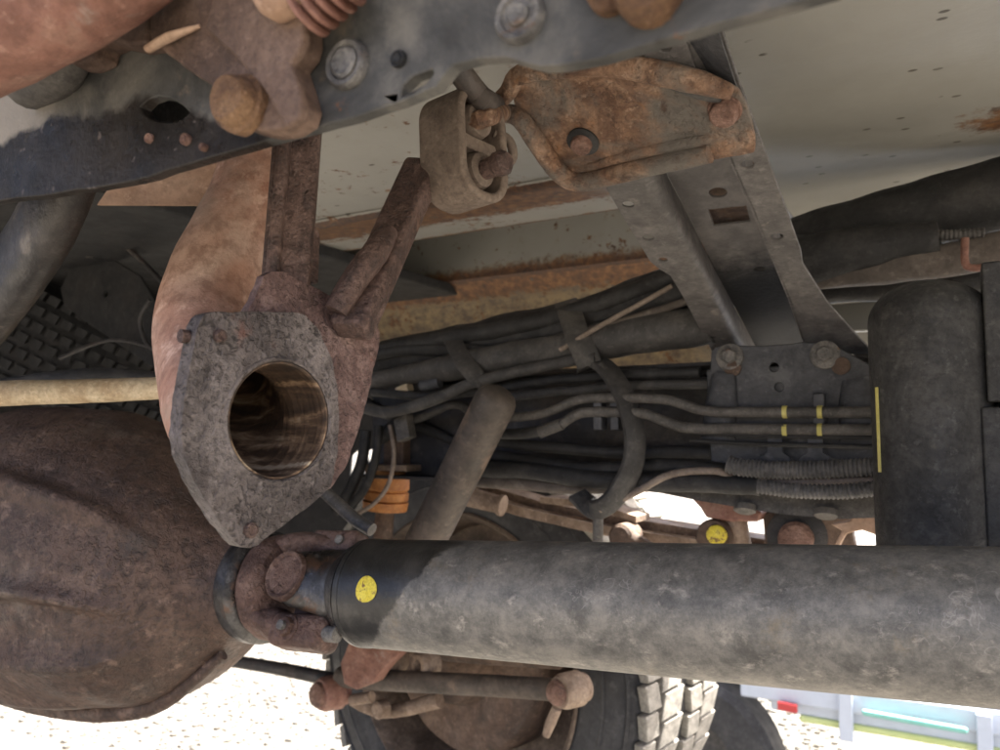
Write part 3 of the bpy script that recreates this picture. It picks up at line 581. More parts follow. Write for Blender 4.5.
# the part running on to the near side above the bracket
L2 = cp([(590, 163), (560, 112), (520, 40)]); 
m = Mesh(); up_ = cp([(640, 34), (682, 30), (697, 74), (650, 90)], -.0035); m.plate(up_, CN, .003, [chole(665, 48, .0045, -.0035)]); mk('lap_plate', m, MT['grey'], cm, .001)
m = Mesh(); dk = [cp([q], .0)[0] for q in ((684, 32), (716, 8), (741, 85), (722, 95))]
m.loft([[dk[0], dk[3]], [dk[1]-CN*.012, dk[2]-CN*.012]], (0, 0, 1), .003); mk('turned_edge', m, MT['gusset'], cm)

# ------------------------------------------------------------ rusty hanger bracket bolted under the cross member
BO = CO-CN*.012; BN = (CN+Vector((.10, .25, -.05))).normalized()
BO = WP(650, 130, CO-CN*.016, CN)
hb = thing('hanger_bracket', 'scaly orange rusty stamped hanger bracket with rod edges and two bolts', 'bracket', BO)
def bp(l, off=0): return [WP(a, b, BO-BN*off, BN) for a, b in l]
ol = [(514, 106), (512, 84), (518, 68), (540, 64), (585, 62), (622, 60), (650, 66), (672, 73), (702, 78), (729, 85), (739, 91), (746, 105), (751, 120), (755, 142), (754, 153), (711, 161), (660, 172), (615, 181), (594, 187), (580, 187), (566, 181), (546, 163), (530, 143), (518, 126)]
m = Mesh(); m.plate(bp(ol), BN, .004, dens=.005, jit=.0008, grid=.004, relief=.0007); mk('plate', m, MT['bracket'], hb, .0014)
m = Mesh(); m.tube([up_eye()-NI*.02, up_eye()+NI*.022]+bp([(503, 113), (519, 118), (534, 138), (549, 160), (566, 178), (584, 182), (618, 174), (660, 164), (710, 153)], .004), [.0068, .0068, .0075, .0078, .0082, .0085, .0085, .0082, .0080, .0080, .0078], 18, jit=.0005, jsc=150); mk('hanger_rod', m, MT['bracket'], hb)
rim = [(483, 100), (497, 103), (508, 92), (516, 78), (532, 71), (560, 67), (600, 65), (640, 69), (676, 77), (706, 84), (732, 93)]
m = Mesh(); m.tube(bp([(497, 103), (508, 92), (516, 78), (532, 71), (560, 67), (600, 65), (640, 69), (676, 77), (706, 84), (732, 93)], .003), [.007, .007, .0075, .0085, .0085, .008, .009, .009, .008, .005], 16, jit=.0009, jsc=130); mk('upper_rod', m, MT['bracket'], hb)
m = Mesh(); m.tube([W(438, 42, d=.53), W(460, 72, d=.545), W(477, 94, d=.558), W(487, 102, d=.567)]+bp([(497, 104), (504, 98)], .003), [.0085, .0085, .0085, .0085, .0075, .006], 16); mk('hook', m, MT['rail_far'], hb)
m = Mesh(); m.tube(bp([(672, 84), (700, 92), (722, 98)], .002), [.004, .0055, .004], 12); mk('weld_rib', m, MT['rubber_grey'], hb)
m = Mesh(); m.tube(bp([(590, 166), (640, 152), (700, 140), (712, 140)], -.001), [.004, .0055, .0055, .003], 12, jit=.0006); mk('weld_rib', m, MT['bracket'], hb)
c, = bp([(583, 141)]); m = Mesh(); m.lathe(c, -BN, [(-.001, .0135), (.002, .0135), (.003, .012)], 24, jit=.0006); mk('washer', m, MT['rubber'], hb)
mk('bolt', hexbolt(c, -BN, .0088, .009, k=14), MT['bolt_brown'], hb, .001)
c, = bp([(725, 109)]); mk('bolt', hexbolt(c, -BN, .0105, .010, .0125, k=12), MT['bolt_brown'], hb, .001)
m = Mesh(); m.plate(bp([(708, 140), (712, 126), (745, 122), (753, 152), (711, 158)], .0005), BN, .003, dens=.004, jit=.0005); mk('end_pad', m, MT['bracket'], hb, .001)

# ------------------------------------------------------------ far frame rail, gusset, lines
YF = 1.06
fr = thing('frame_rail', 'dim black far frame rail carrying brake lines behind the wiring', 'frame rail', V(-.4, YF, -.06))
m = Mesh(); m.box(V(-.08, YF+.004, .018), (.78, 0, 0), (0, .004, 0), (0, 0, .076)); mk('web', m, MT['rail_far'], fr, .002)
m = Mesh(); m.box(V(-.08, YF-.020, -.060), (.78, 0, 0), (0, .024, 0), (0, 0, .0025)); mk('lower_flange', m, MT['rail_far'], fr, .001)
m = Mesh(); m.box(V(-.08, YF-.020, .0965), (.78, 0, 0), (0, .024, 0), (0, 0, .0025)); mk('upper_flange', m, MT['rail_far'], fr, .001)
m = Mesh(); m.tube([W(430, 388, Y=YF-.004), W(600, 382, Y=YF-.004), W(712, 378, Y=YF-.004)], .005, 10); mk('swage', m, MT['rail_far'], fr)
gu = thing('gusset_plate', 'dark blue grey pressed gusset bolting the cross member to the far rail', 'gusset plate', W(790, 470, Y=YF-.05))
YG = .965
ol = [(707, 404), (710, 372), (711, 352), (716, 347), (727, 345), (760, 346), (790, 344), (803, 342), (822, 343), (838, 347), (858, 358), (880, 370), (886, 404), (886, 470), (860, 474), (842, 462), (820, 455), (800, 470), (780, 474), (764, 458), (745, 472), (712, 470)]
gh = [circ(W(774, 367, Y=YG), (0, 1, 0), .0052, 14), circ(W(779, 387, Y=YG), (0, 1, 0), .0050, 14)]
m = Mesh(); m.plate([W(a, b, Y=YG) for a, b in ol], (0, 1, 0), .004, gh); mk('plate', m, MT['gusset'], gu, .0015)
m = Mesh(); m.tube([W(724, 374, Y=YG), W(722, 400, Y=YG), W(718, 440, Y=YG)], [.014, .019, .021], 18, flat=.55, flatdir=(0, -1, 0)); mk('pressing', m, MT['gusset'], gu)
m = Mesh(); m.tube([W(858, 378, Y=YG), W(862, 400, Y=YG), W(866, 440, Y=YG)], [.016, .024, .028], 18, flat=.5, flatdir=(0, -1, 0)); mk('pressing', m, MT['gusset'], gu)
for a, b in ((730, 357), (825, 355)):
    c = W(a, b, Y=YG); mk('bolt', hexbolt(c, (0, -1, .1), .0095, .010, .0165), MT['bolt_grey'], gu, .001)
for a, b in ((841, 366), (733, 368)):
    c = W(a, b, Y=YG); m = Mesh(); m.lathe(c, (0, -1, 0), [(-.001, .010), (.003, .010), (.004, .006)], 18); mk('rivet', m, MT['brown_grime'], gu)
m = Mesh(); m.box(W(790, 385, Y=1.012), (.09, 0, 0), (0, .042, 0), (0, 0, .02)); mk('spacer', m, MT['gusset'], gu, .003)
for a in (775, 815):
    m = Mesh(); m.plate([W(p, q, Y=YG-.014) for p, q in [(a-18, 462), (a-14, 456), (a-8, 452), (a-7, 432), (a+7, 432), (a+8, 452), (a+14, 456), (a+18, 462)]], (0, 1, 0), .004); mk('clip_foot', m, MT['gusset'], gu, .001)

YL = .945
upper = [(470, 419), (520, 417), (548, 412), (578, 400), (604, 398), (660, 399), (682, 404), (708, 411), (760, 412), (900, 412)]
lower = [(562, 424), (576, 415), (592, 412), (640, 413), (664, 421), (688, 428), (740, 429), (900, 430)]
bl = tag(mk('brake_line', Mesh().tube([W(a, b, Y=YL) for a, b in upper], .0062, 12, jit=.0003), MT['line']), 'upper grey brake line with pale yellow marks, running along the far rail', 'brake line')
b2 = tag(mk('brake_line', Mesh().tube([W(a, b, Y=YL) for a, b in lower], .0066, 12, jit=.0003), MT['line']), 'lower grey brake line with hose end, just below the upper one on the far rail', 'brake line')
for o, l in ((bl, ((785, 412), (820, 412))), (b2, ((785, 430), (820, 430)))):
    for a, b in l:
        p = W(a, b, Y=YL); m = Mesh(); m.tube([p-Vector((.0025, 0, 0)), p+Vector((.0025, 0, 0))], .0072, 12); mk('yellow_mark', m, MT['yellow_mark'], o)
p, q = W(562, 424, Y=YL), W(540, 432, Y=YL); m = Mesh(); m.tube([q, p], [.0085, .0078], 14); mk('hose_end', m, MT['line'], b2)
m = Mesh(); m.tube([W(480, 433, Y=YL), W(520, 434, Y=YL), W(545, 430, Y=YL)], .0072, 12); mk('hose', m, MT['rubber'], b2)
for i, (y0, y1) in enumerate(((433, 438), (441, 447))):
    tag(mk('fuel_line', Mesh().tube([W(690, y0-1, Y=YL), W(760, (y0+y1)/2, Y=YL), W(900, y1, Y=YL)], .0024, 8), MT['rubber']), ('thin black fuel line right under the lower brake line' if i == 0 else 'thin black fuel line just above the corrugated conduits'), 'fuel line')
for a in (600, 617, 820):
    m = Mesh(); m.box(W(a, 413, Y=YL+.012), (.006, 0, 0), (0, .010, 0), (0, 0, .022)); tag(mk('line_clip', m, MT['gusset'], None, .002), {600: 'small dark clip on the brake lines beside the rubber strap', 617: 'small dark clip on the brake lines behind the rubber strap', 820: 'small dark clip on the brake lines below the gusset plate'}[a], 'clip')
def corr(path, r, seg=14, pitch=.0045):
    t = Mesh(); t.tube(path, r, 6, sub=8); pts = [sum((t.v[i+k] for k in range(6)), Vector())/6 for i in range(0, len(t.v), 6)]
    L = [0]
    for a, b in zip(pts, pts[1:]): L.append(L[-1]+(b-a).length)
    n_ = int(L[-1]/pitch*4); out = []; rr = []
    for i in range(n_+1):
        s_ = L[-1]*i/n_; j = max(k for k in range(len(L)) if L[k] <= s_+1e-9); j = min(j, len(pts)-2)
        out.append(pts[j].lerp(pts[j+1], (s_-L[j])/max(1e-9, L[j+1]-L[j]))); rr.append(r*(1.0 if i % 4 < 2 else .86))
    return Mesh().tube(out, rr, seg, sub=1)
tag(mk('conduit', corr([W(728, 464, Y=.93), W(745, 468, Y=.93), (W(800, 470, Y=.93)), W(900, 466, Y=.93)], .0105), MT['conduit']), 'upper corrugated grey conduit under the gusset', 'conduit')
tag(mk('conduit', corr([W(758, 486, Y=.92), W(800, 491, Y=.92), W(850, 491, Y=.92), W(900, 485, Y=.92)], .0085), MT['conduit']), 'lower corrugated grey conduit beneath the upper one', 'conduit')
tag(mk('cable', Mesh().tube([W(600, 510, Y=.94), W(640, 490, Y=.94), W(672, 474, Y=.94), W(715, 471, Y=.94), W(735, 478, Y=.94), W(790, 482, Y=.935), W(900, 480, Y=.93)], .0045, 10), MT['wire']), 'pale thin cable curving up beside the corrugated conduits', 'cable')
tag(mk('cable', Mesh().tube([W(455, 470, Y=.99), W(520, 470, Y=.97), W(600, 480, Y=.96), W(680, 482, Y=.95), W(760, 485, Y=.94)], .012, 12, jit=.001), MT['rubber']), 'thick black cable running below the far rail to the conduits', 'cable')
tag(mk('cable', Mesh().tube([W(470, 452, Y=1.0), W(520, 460, Y=.98), W(590, 470, Y=.97), W(660, 466, Y=.96), W(730, 472, Y=.95)], .010, 12, jit=.001), MT['rubber']), 'black cable above the thicker one on the far rail', 'cable')
m = Mesh(); m.loft([[W(a, b, Y=.99), W(a, b+c, Y=.985)] for a, b, c in ((615, 480, 8), (660, 482, 11), (700, 487, 14), (780, 494, 20), (840, 497, 22), (900, 495, 22))], (0, 1, 0), .006); lr = mk('lower_strip', m, MT['line'], fr)
for a, b in ((745, 507), (826, 512)):
    c = W(a, b, Y=.985); m = Mesh(); m.lathe(c, (0, -.4, -1), [(-.002, .013), (.005, .013), (.007, .010)], 20); mk('nub', m, MT['line'], fr)

# ------------------------------------------------------------ things hanging below the far rail
ls = thing('leaf_spring', 'dusty tan leaf spring running behind the drive shaft', 'leaf spring', W(600, 530, Y=1.12))
for k, (l, t_) in enumerate((([(465, 484), (540, 506), (620, 522), (700, 535), (770, 546)], .0075), ([(440, 488), (520, 512), (600, 530), (680, 543), (760, 552)], .0075), ([(540, 500), (570, 503), (600, 508), (636, 520)], .005))):
    m = Mesh(); y = 1.16-.03*k
    rows = [[W(a, b, Y=y)+Vector((0, dy, dz)) for dy, dz in ((0, t_), (.06, t_), (.06, -t_), (0, -t_), (0, t_))] for a, b in l]
    m.loft(rows); m.f += [(0, 1, 2, 3), tuple(len(m.v)-5+i for i in (0, 1, 2, 3))]; mk('leaf', m, MT['tan_grime'], ls, .0015)
m = Mesh(); m.tube([W(470, 497, Y=1.1), W(500, 505, Y=1.1)], [.016, .014], 16); m.lathe(W(500, 505, Y=1.1), (1, .1, -.2), [(0, .017), (.006, .017)], 18); tag(mk('spring_peg', m, MT['tan_grime']), 'short tan peg beside the shock absorber foot', 'peg')
m = Mesh(); m.plate([W(a, b, Y=1.03) for a, b in [(688, 495), (720, 500), (748, 508), (762, 512), (758, 522), (732, 522), (706, 518), (700, 508)]], (0, 1, 0), .05, dens=.01, jit=.001); tag(mk('spring_clamp', m, MT['near_rust'], None, .003), 'flaking orange brown clamp block under the far rail conduits', 'clamp')
sb = thing('spring_shackle', 'brown rusty shackle plate with dark round bolt behind the drive shaft', 'shackle', W(800, 560, Y=1.06))
m = Mesh(); m.plate([W(a, b, Y=1.06) for a, b in [(762, 512), (800, 508), (850, 514), (858, 560), (848, 600), (774, 600), (766, 560)]], (0, 1, 0), .02, dens=.02, jit=.001); mk('plate', m, MT['brown_grime'], sb, .003)
c = W(797, 536, Y=1.06); m = Mesh(); m.lathe(c, (0.1, -1, 0), [(-.002, .036), (.004, .036), (.006, .03)], 28); mk('washer', m, MT['rail_far'], sb)
m = Mesh(); m.lathe(c-Vector((0, .004, .002)), (.1, -1, 0), [(0, .021), (.014, .021), (.018, .017), (.019, .008)], 24, jit=.001, jsc=90); mk('bolt', m, MT['bolt_brown'], sb)
m = Mesh(); m.plate([W(a, b, Y=1.0) for a, b in [(830, 524), (850, 521), (852, 517), (872, 514), (890, 522), (890, 540), (862, 530), (846, 534), (838, 550), (832, 548), (842, 531)]], (0, 1, 0), .012, dens=.006, jit=.0006); tag(mk('pink_bracket', m, MT['shield'], None, .002), 'small pinkish tan bracket left of the black cylinder foot', 'bracket')
bush = thing('shackle_bush', 'brown bush with yellow paint dab behind the drive shaft', 'bush', W(717, 552, Y=1.05))
m = Mesh(); m.lathe(W(717, 536, Y=1.05)-Vector((0, .02, 0)), (0, 1, 0), [(0, .021), (.004, .023), (.06, .023), (.064, .02)], 28, jit=.0008); mk('sleeve', m, MT['brown_grime'], bush)
m = Mesh(); m.lathe(W(717, 535, Y=1.028), (0, -1, 0), [(-.001, .0125), (.003, .0125), (.004, .010)], 22, jit=.001, jsc=120); mk('paint_dab', m, MT['yellow'], bush)
m = Mesh(); m.tube([W(735, 515, Y=1.06), W(738, 545, Y=1.06), W(742, 580, Y=1.06)], [.014, .017, .015], 16); mk('stub', m, MT['tan_grime'], bush)
m = Mesh(); m.tube([W(598, 508, Y=.95), W(598, 560, Y=.95), W(600, 620, Y=.95)], .0068, 10); tag(mk('support_rod', m, MT['line']), 'thin grey rod hanging straight down from the rubber strap end', 'rod')
m = Mesh(); m.lathe(W(623, 536, Y=1.08), (0, -1, 0), [(-.03, .018), (.01, .018), (.014, .014)], 22, jit=.001); m.tube([W(630, 540, Y=1.08), W(650, 552, Y=1.08)], .014, 12); tag(mk('spring_pin', m, MT['brown_grime']), 'brown rusty spring pin beside the thin grey hanging rod', 'pin')

# dark inner wheel arch behind everything on the far side
m = Mesh(); ol = [(-60, 150), (380, 210), (520, 290), (640, 380), (642, 468), (560, 474), (505, 478), (452, 500), (400, 520), (352, 548), (330, 600), (-60, 640)]
ho = [[W(a, b, Y=1.75) for a, b in l] for l in ([(352, 455), (362, 446), (366, 456), (360, 470), (350, 476)], [(366, 452), (376, 446), (378, 458), (370, 464)], [(364, 472), (374, 466), (376, 478), (366, 484)], [(591, 440), (594, 438.5), (596, 441), (593, 443)])]
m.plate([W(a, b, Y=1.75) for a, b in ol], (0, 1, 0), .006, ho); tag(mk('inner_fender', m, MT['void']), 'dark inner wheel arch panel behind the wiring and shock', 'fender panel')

# shock absorber
sh = thing('shock_absorber', 'dusty brown and black shock absorber tube leaning behind the drive shaft', 'shock absorber', W(420, 560, Y=1.02))
a, b = W(496, 400, Y=.89), W(424, 545, Y=.93); t_ = (b-a).normalized(); Ls = (b-a).length
m = Mesh(); m.lathe(a, t_, [(-.016, .004), (-.014, .016), (-.010, .0225), (-.004, .0264), (.004, .0278), (Ls*.5, .0278), (Ls*.93, .0280), (Ls*.94, .0287), (Ls*1.0, .0287)], 36); mk('dust_tube', m, MT['shock'], sh)
m = Mesh(); m.tube([b, b+t_*.12], .024, 20); mk('damper_body', m, MT['rail_far'], sh)

# orange bump stop
bs = thing('bump_stop', 'stepped orange rubber bump stop under a tan cup left of the shock', 'bump stop', W(385, 525, Y=1.06))
c = W(388, 470, Y=1.06); dn = Vector((-.08, 0, -1)).normalized()
m = Mesh(); m.lathe(c, dn, [(0, .036), (.030, .0375), (.034, .033), (.036, .037), (.048, .037), (.050, .033), (.052, .038), (.066, .036), (.068, .02)], 30); mk('rubber', m, MT['orange'], bs)
m = Mesh(); m.box(c+Vector((.02, 0, .005)), (.048, 0, 0), (0, .04, 0), (0, 0, .005)); mk('cup', m, MT['tan_grime'], bs, .002)
m = Mesh(); m.box(c+Vector((.025, 0, .035)), (.020, 0, 0), (0, .02, 0), (0, 0, .03)); mk('post', m, MT['brown_grime'], bs, .003)
m = Mesh(); m.tube([c+dn*.068, c+dn*.12], .016, 14); mk('stem', m, MT['brown_grime'], bs)
# coil of breather hoses left of it
for i, (l, r, mt, lb) in enumerate((
    ([(390, 425), (394, 455), (388, 485), (372, 505), (352, 516)], .0035, 'wire', 'thin pale wire looping left of the orange bump stop'),
    ([(325, 492), (340, 506), (356, 520), (372, 530)], .0075, 'line', 'grey link rod end resting against the joint below the exhaust flange'),
    ([(366, 430), (362, 460), (350, 490), (335, 512)], .009, 'rubber', 'black hose bending down behind the exhaust flange'),
    ([(378, 425), (376, 455), (366, 486), (352, 505)], .007, 'rubber', 'black hose just beside the thin pale wire loop'))):
    tag(mk('hose' if r > .005 else 'wire', Mesh().tube([W(a, b, Y=1.0 if i != 1 else .70) for a, b in l], r, 10), MT[mt]), lb, 'hose' if r > .005 else 'wire')

# ------------------------------------------------------------ wiring loom and straps
def wob(l, Y, r, name, mt, lb, cat, jit=.003, dy=0, seg=16, flat=1, grp=None):
    return tag(mk(name, Mesh().tube([W(a, b, Y=Y) for a, b in l], r, seg, sub=8, jit=jit, jsc=22, flat=flat), MT[mt]), lb, cat, grp)
wob([(330, 372), (400, 357), (470, 345), (540, 332), (590, 322), (650, 302), (720, 282), (800, 262), (940, 236)], 1.03, [.024, .030, .034, .036, .036, .038, .038, .034, .020], 'wiring_loom', 'rubber', 'thick black taped wiring loom, the topmost of the bundle', 'wiring loom', .005)
wob([(360, 384), (420, 372), (480, 362), (560, 350), (620, 338), (670, 329), (712, 324)], .99, [.014, .018, .021, .023, .026, .027, .024], 'wiring_loom', 'rubber_grey', 'dusty grey taped loom under the strap buckle', 'wiring loom', .004)
wob([(350, 402), (385, 412), (430, 401), (472, 383), (520, 371), (575, 360), (596, 358)], .965, [.009, .009, .009, .008, .008, .008, .008], 'cable', 'rubber_grey', 'thin sheathed cable with worn print below the loom', 'cable', .001)
wob([(370, 375), (420, 385), (450, 390), (478, 380)], 1.04, .009, 'cable', 'rubber', 'black cable drooping between the loom and its thin sheathed cable', 'cable', .001)
wob([(350, 360), (400, 350), (450, 350), (500, 352)], .995, .010, 'cable', 'rubber', 'black cable curving over the left end of the loom', 'cable', .001)
wob([(360, 398), (390, 415), (430, 430), (480, 452), (520, 466)], 1.05, .008, 'cable', 'rubber', 'black cable dropping from the loom behind the shock absorber', 'cable', .001)
wob([(372, 410), (410, 420), (450, 405), (468, 410), (472, 424)], 1.02, .007, 'cable', 'rubber_grey', 'grey cable hooking down in front of the shock absorber top', 'cable', .001)
wob([(560, 350), (600, 326), (640, 304), (672, 286)], .96, .0032, 'cable', 'wire', 'thin pale cable lying along the loom beside the cross member', 'cable', 0)
wob([(590, 330), (640, 316), (690, 300)], .975, .005, 'cable', 'sleeve', 'narrow brown sleeve lying along the loom beside the cross member', 'cable', 0)
for l, r_, mt_, lb_ in (([(372, 392), (420, 396), (470, 392), (540, 382), (600, 376), (700, 372)], .007, 'rubber', 'black cable running straight between the loom and the brake lines'),
    ([(500, 398), (560, 392), (620, 386), (712, 384)], .006, 'rubber_grey', 'grey cable just above the upper brake line behind the strap'),
    ([(470, 440), (540, 446), (620, 452), (712, 452)], .008, 'rubber', 'black cable running below the lower brake line behind the strap'),
    ([(440, 480), (500, 482), (560, 487), (620, 486), (690, 484)], .009, 'sleeve', 'brown sleeved cable lying along the bottom of the far rail'),
    ([(380, 350), (450, 338), (520, 326), (575, 312), (640, 290), (690, 268)], .013, 'rubber', 'slim black loom lying on top of the thick taped loom'),
    ([(400, 378), (450, 368), (520, 358), (590, 347), (660, 338), (720, 330)], .009, 'rubber', 'slim black cable on the face of the grey taped loom')):
    wob(l, .985 if 'top of' not in lb_ else 1.0, r_, 'cable', mt_, lb_, 'cable', .0015)
c = W(404, 390, Y=.99); m = Mesh(); m.tube([c-Vector((.012, 0, .002)), c+Vector((.012, 0, .004))], [.007, .009], 12); tag(mk('connector', m, MT['hose'], None, .001), 'small pale connector on the cables at the loom end', 'connector')
m = Mesh(); m.tube([W(422, 386, Y=.985), W(440, 382, Y=.985)], .009, 12); tag(mk('connector', m, MT['gusset']), 'small dark blue connector beside the pale one at the loom end', 'connector')
m = Mesh(); m.box(W(405, 428, Y=1.0), (.012, 0, .004), (0, .01, 0), (-.004, 0, .018)); tag(mk('connector', m, MT['line'], None, .002), 'small grey connector block above the orange bump stop', 'connector')
m = Mesh(); m.tube([W(380, 438, Y=1.02), W(402, 420, Y=1.02), W(408, 405, Y=1.02)], .012, 12); tag(mk('connector', m, MT['rubber']), 'black connector boot above the hoses behind the exhaust flange', 'connector')

def strap(l, w_, th, mt, name, lb, ydir=(0, -1, 0)):
    # flat strap: l of (px, py, Y); width lies along the world X / Z plane, thickness towards the viewer
    pts = [W(a, b, Y=y) for a, b, y in l]; t2 = Mesh(); t2.tube(pts, .001, 4, sub=6); ctr = [sum((t2.v[i+k] for k in range(4)), Vector())/4 for i in range(0, len(t2.v), 4)]
    rows = []
    for i, p in enumerate(ctr):
        t = (ctr[min(i+1, len(ctr)-1)]-ctr[max(i-1, 0)]).normalized(); o = Vector(ydir); o = (o-t*o.dot(t)).normalized(); s_ = t.cross(o)
        rows.append([p+s_*w_+o*th, p+s_*w_*.85+o*th*1.3, p-s_*w_*.85+o*th*1.3, p-s_*w_+o*th, p-s_*w_, p+s_*w_, p+s_*w_+o*th])
    m = Mesh(); m.loft(rows); return tag(mk(name, m, MT[mt], None, 0, 45), lb, 'strap')
strap([(566, 303, 1.02), (569, 310, .995), (577, 335, .965), (585, 354, .96), (589, 365, .965), (588, 370, .99)], .0165, .003, 'rubber_grey', 'rubber_strap', 'wide grey rubber strap wrapped round the loom above the hanging loop', (.2, -.8, .55))
strap([(450, 336, 1.01), (454, 343, .99), (464, 362, .965), (476, 377, .96), (482, 382, .965)], .013, .003, 'rubber_grey', 'rubber_strap', 'narrow grey rubber strap wrapped round the loom over the shock top', (.2, -.8, .55))
strap([(592, 362, .985), (606, 370, .965), (622, 394, .95), (633, 430, .94), (632, 462, .935), (620, 488, .935), (606, 504, .94), (592, 508, .95), (578, 497, .965)], .0135, .006, 'rubber_grey', 'rubber_strap', 'long grey rubber strap hanging in a loop in front of the brake lines', (.75, -.65, 0))
m = Mesh(); m.tube([W(600, 366, Y=.962), W(606, 372, Y=.957)], .006, 12); tag(mk('strap_button', m, MT['line']), 'small button fastening the hanging rubber strap', 'button')

# ------------------------------------------------------------ hoses above the black cylinder
wob([(740, 262), (800, 247), (880, 226), (960, 207), (1060, 180)], 1.12, [.036, .04, .044, .046, .048], 'hose', 'rubber', 'thick black hose along the bed edge, right of the cross member', 'hose', .004)
wob([(740, 306), (820, 292), (900, 288), (960, 282), (1060, 262)], 1.10, [.016, .015, .016, .018, .02], 'hose', 'rubber', 'black hose under the brown sleeved one, right of the cross member', 'hose', .003)
wob([(760, 282), (812, 276), (860, 269), (910, 264), (960, 258), (1060, 236)], 1.04, [.012, .018, .022, .022, .02, .018], 'hose', 'sleeve', 'sagging grey brown sleeved hose above the black cylinder', 'hose', .004)
tag(mk('conduit', corr([W(868, 238, Y=1.03), W(905, 235, Y=1.03), W(950, 235, Y=1.03), W(985, 233, Y=1.03)], .0065, 12), MT['rubber_grey']), 'short corrugated black conduit on the thick hose along the bed edge', 'conduit')
wob([(965, 238), (965, 262), (972, 268), (990, 266)], .98, .004, 'wire', 'near_rust', 'orange wire hook hanging from the hoses above the black cylinder', 'wire', 0, seg=10)
m = Mesh(); m.box(W(880, 316, Y=1.2), (.16, 0, 0), (0, .01, 0), (0, 0, .020)); tag(mk('bed_bearer', m, MT['floor'], None, .003), 'cream rusted bearer strip showing between cross member and black cylinder', 'bearer')

# ------------------------------------------------------------ black cylinder on the right with its side box
tk = thing('air_cylinder', 'worn black upright cylinder with domed top beside the drive shaft', 'cylinder', W(930, 560, Y=.80))
cx, = [W(932, 400, Y=.80)]
ctop = W(932, 281, Y=.80).z; cbot = W(932, 600, Y=.80).z; rt = .0492
prof = [(cbot, rt*.9), (cbot+.004, rt)]+[(cbot+(ctop-rt*.72-cbot)*i/8, rt) for i in range(1, 9)]
prof += [(ctop-rt*.72+rt*.72*math.sin(math.radians(a)), rt*math.cos(math.radians(a))**.9) for a in range(10, 90, 10)]+[(ctop, .002)]
m = Mesh(); m.lathe((cx.x, cx.y, 0), (0, 0, 1), prof, 48, jit=.0008, jsc=25); mk('body', m, MT['black_paint'], tk)
p0 = (cx.x, cx.y, 0); azl = math.radians(205)
m = Mesh()
t0 = Vector((cx.x, cx.y, 0))+(-_R*.999+_F0*-.05)*(rt+.0004)
m.box(Vector((t0.x, t0.y, (W(878, 390, Y=.80).z+W(876, 470, Y=.80).z)/2)), _R*.0005, _F0*.002, (0, 0, .037)); mk('yellow_tape', m, MT['yellow_mark'], tk)
bxr = thing('side_box', 'scuffed dark grey box plates standing beside the black upright cylinder', 'box', W(1010, 560, Y=.78))
for a, b in ((262, 402), (407, 640)):
    q0, q1 = W(981, a, Y=.765), W(981, b, Y=.765); h_ = (q0.z-q1.z)/2
    m = Mesh(); m.box(Vector((q0.x+.05, .795, (q0.z+q1.z)/2)), (.05, 0, 0), (0, .03, 0), (0, 0, h_)); mk('plate', m, MT['black_paint'], bxr, .002)
m = Mesh(); q0, q1 = W(990, 270, Y=.79), W(990, 640, Y=.79); m.box(Vector((q0.x+.05, .80, (q0.z+q1.z)/2)), (.048, 0, 0), (0, .024, 0), (0, 0, (q0.z-q1.z)/2)); mk('core', m, MT['rubber'], bxr)

# ------------------------------------------------------------ drive shaft and universal joint
ds = thing('drive_shaft', 'dusty grey drive shaft tube with blackened end and universal joint', 'drive shaft', DS_A-Vector((0, 0, .05)))
PX_A = -.040
tubep = [(-.050, .036), (-.049, .0465), (-.046, .0502), (-.043, .0508), (-.0405, .0508), (-.0395, .0496), (-.0385, .0507), (-.036, .0507), (-.035, .0500), (-.002, .0500), (.002, .0500)]+[(.04*i, .0500) for i in range(1, 20)]
DJ = DS_A+DS_AX*.030
m = Mesh(); m.lathe(DJ, DS_AX, tubep, 72, jit=.0002, jsc=30); tube = mk('tube', m, MT['shaft'], ds)
# sticker wrapped on the tube
sp_ = W(371, 590, d=.715); s0 = (sp_-DS_A).dot(DS_AX); rv = (sp_-DS_A-DS_AX*s0).normalized(); tv = DS_AX.cross(rv)
m = Mesh(); vs_ = []; fs_ = []; K = 24; RS = .0118
for j in range(5):
    for i in range(K):
        a = 2*math.pi*i/K; r_ = RS*j/4*(1+.05*math.sin(3*a+1)); th = r_*math.sin(a)/.0514; vs_.append(DS_A+DS_AX*(s0+r_*math.cos(a))+(rv*math.cos(th)+tv*math.sin(th))*.0506)
for j in range(4):
    for i in range(K): fs_.append((j*K+i, j*K+(i+1) % K, (j+1)*K+(i+1) % K, (j+1)*K+i))
m.add(vs_, fs_); mk('round_sticker', m, MT['yellow'], ds)
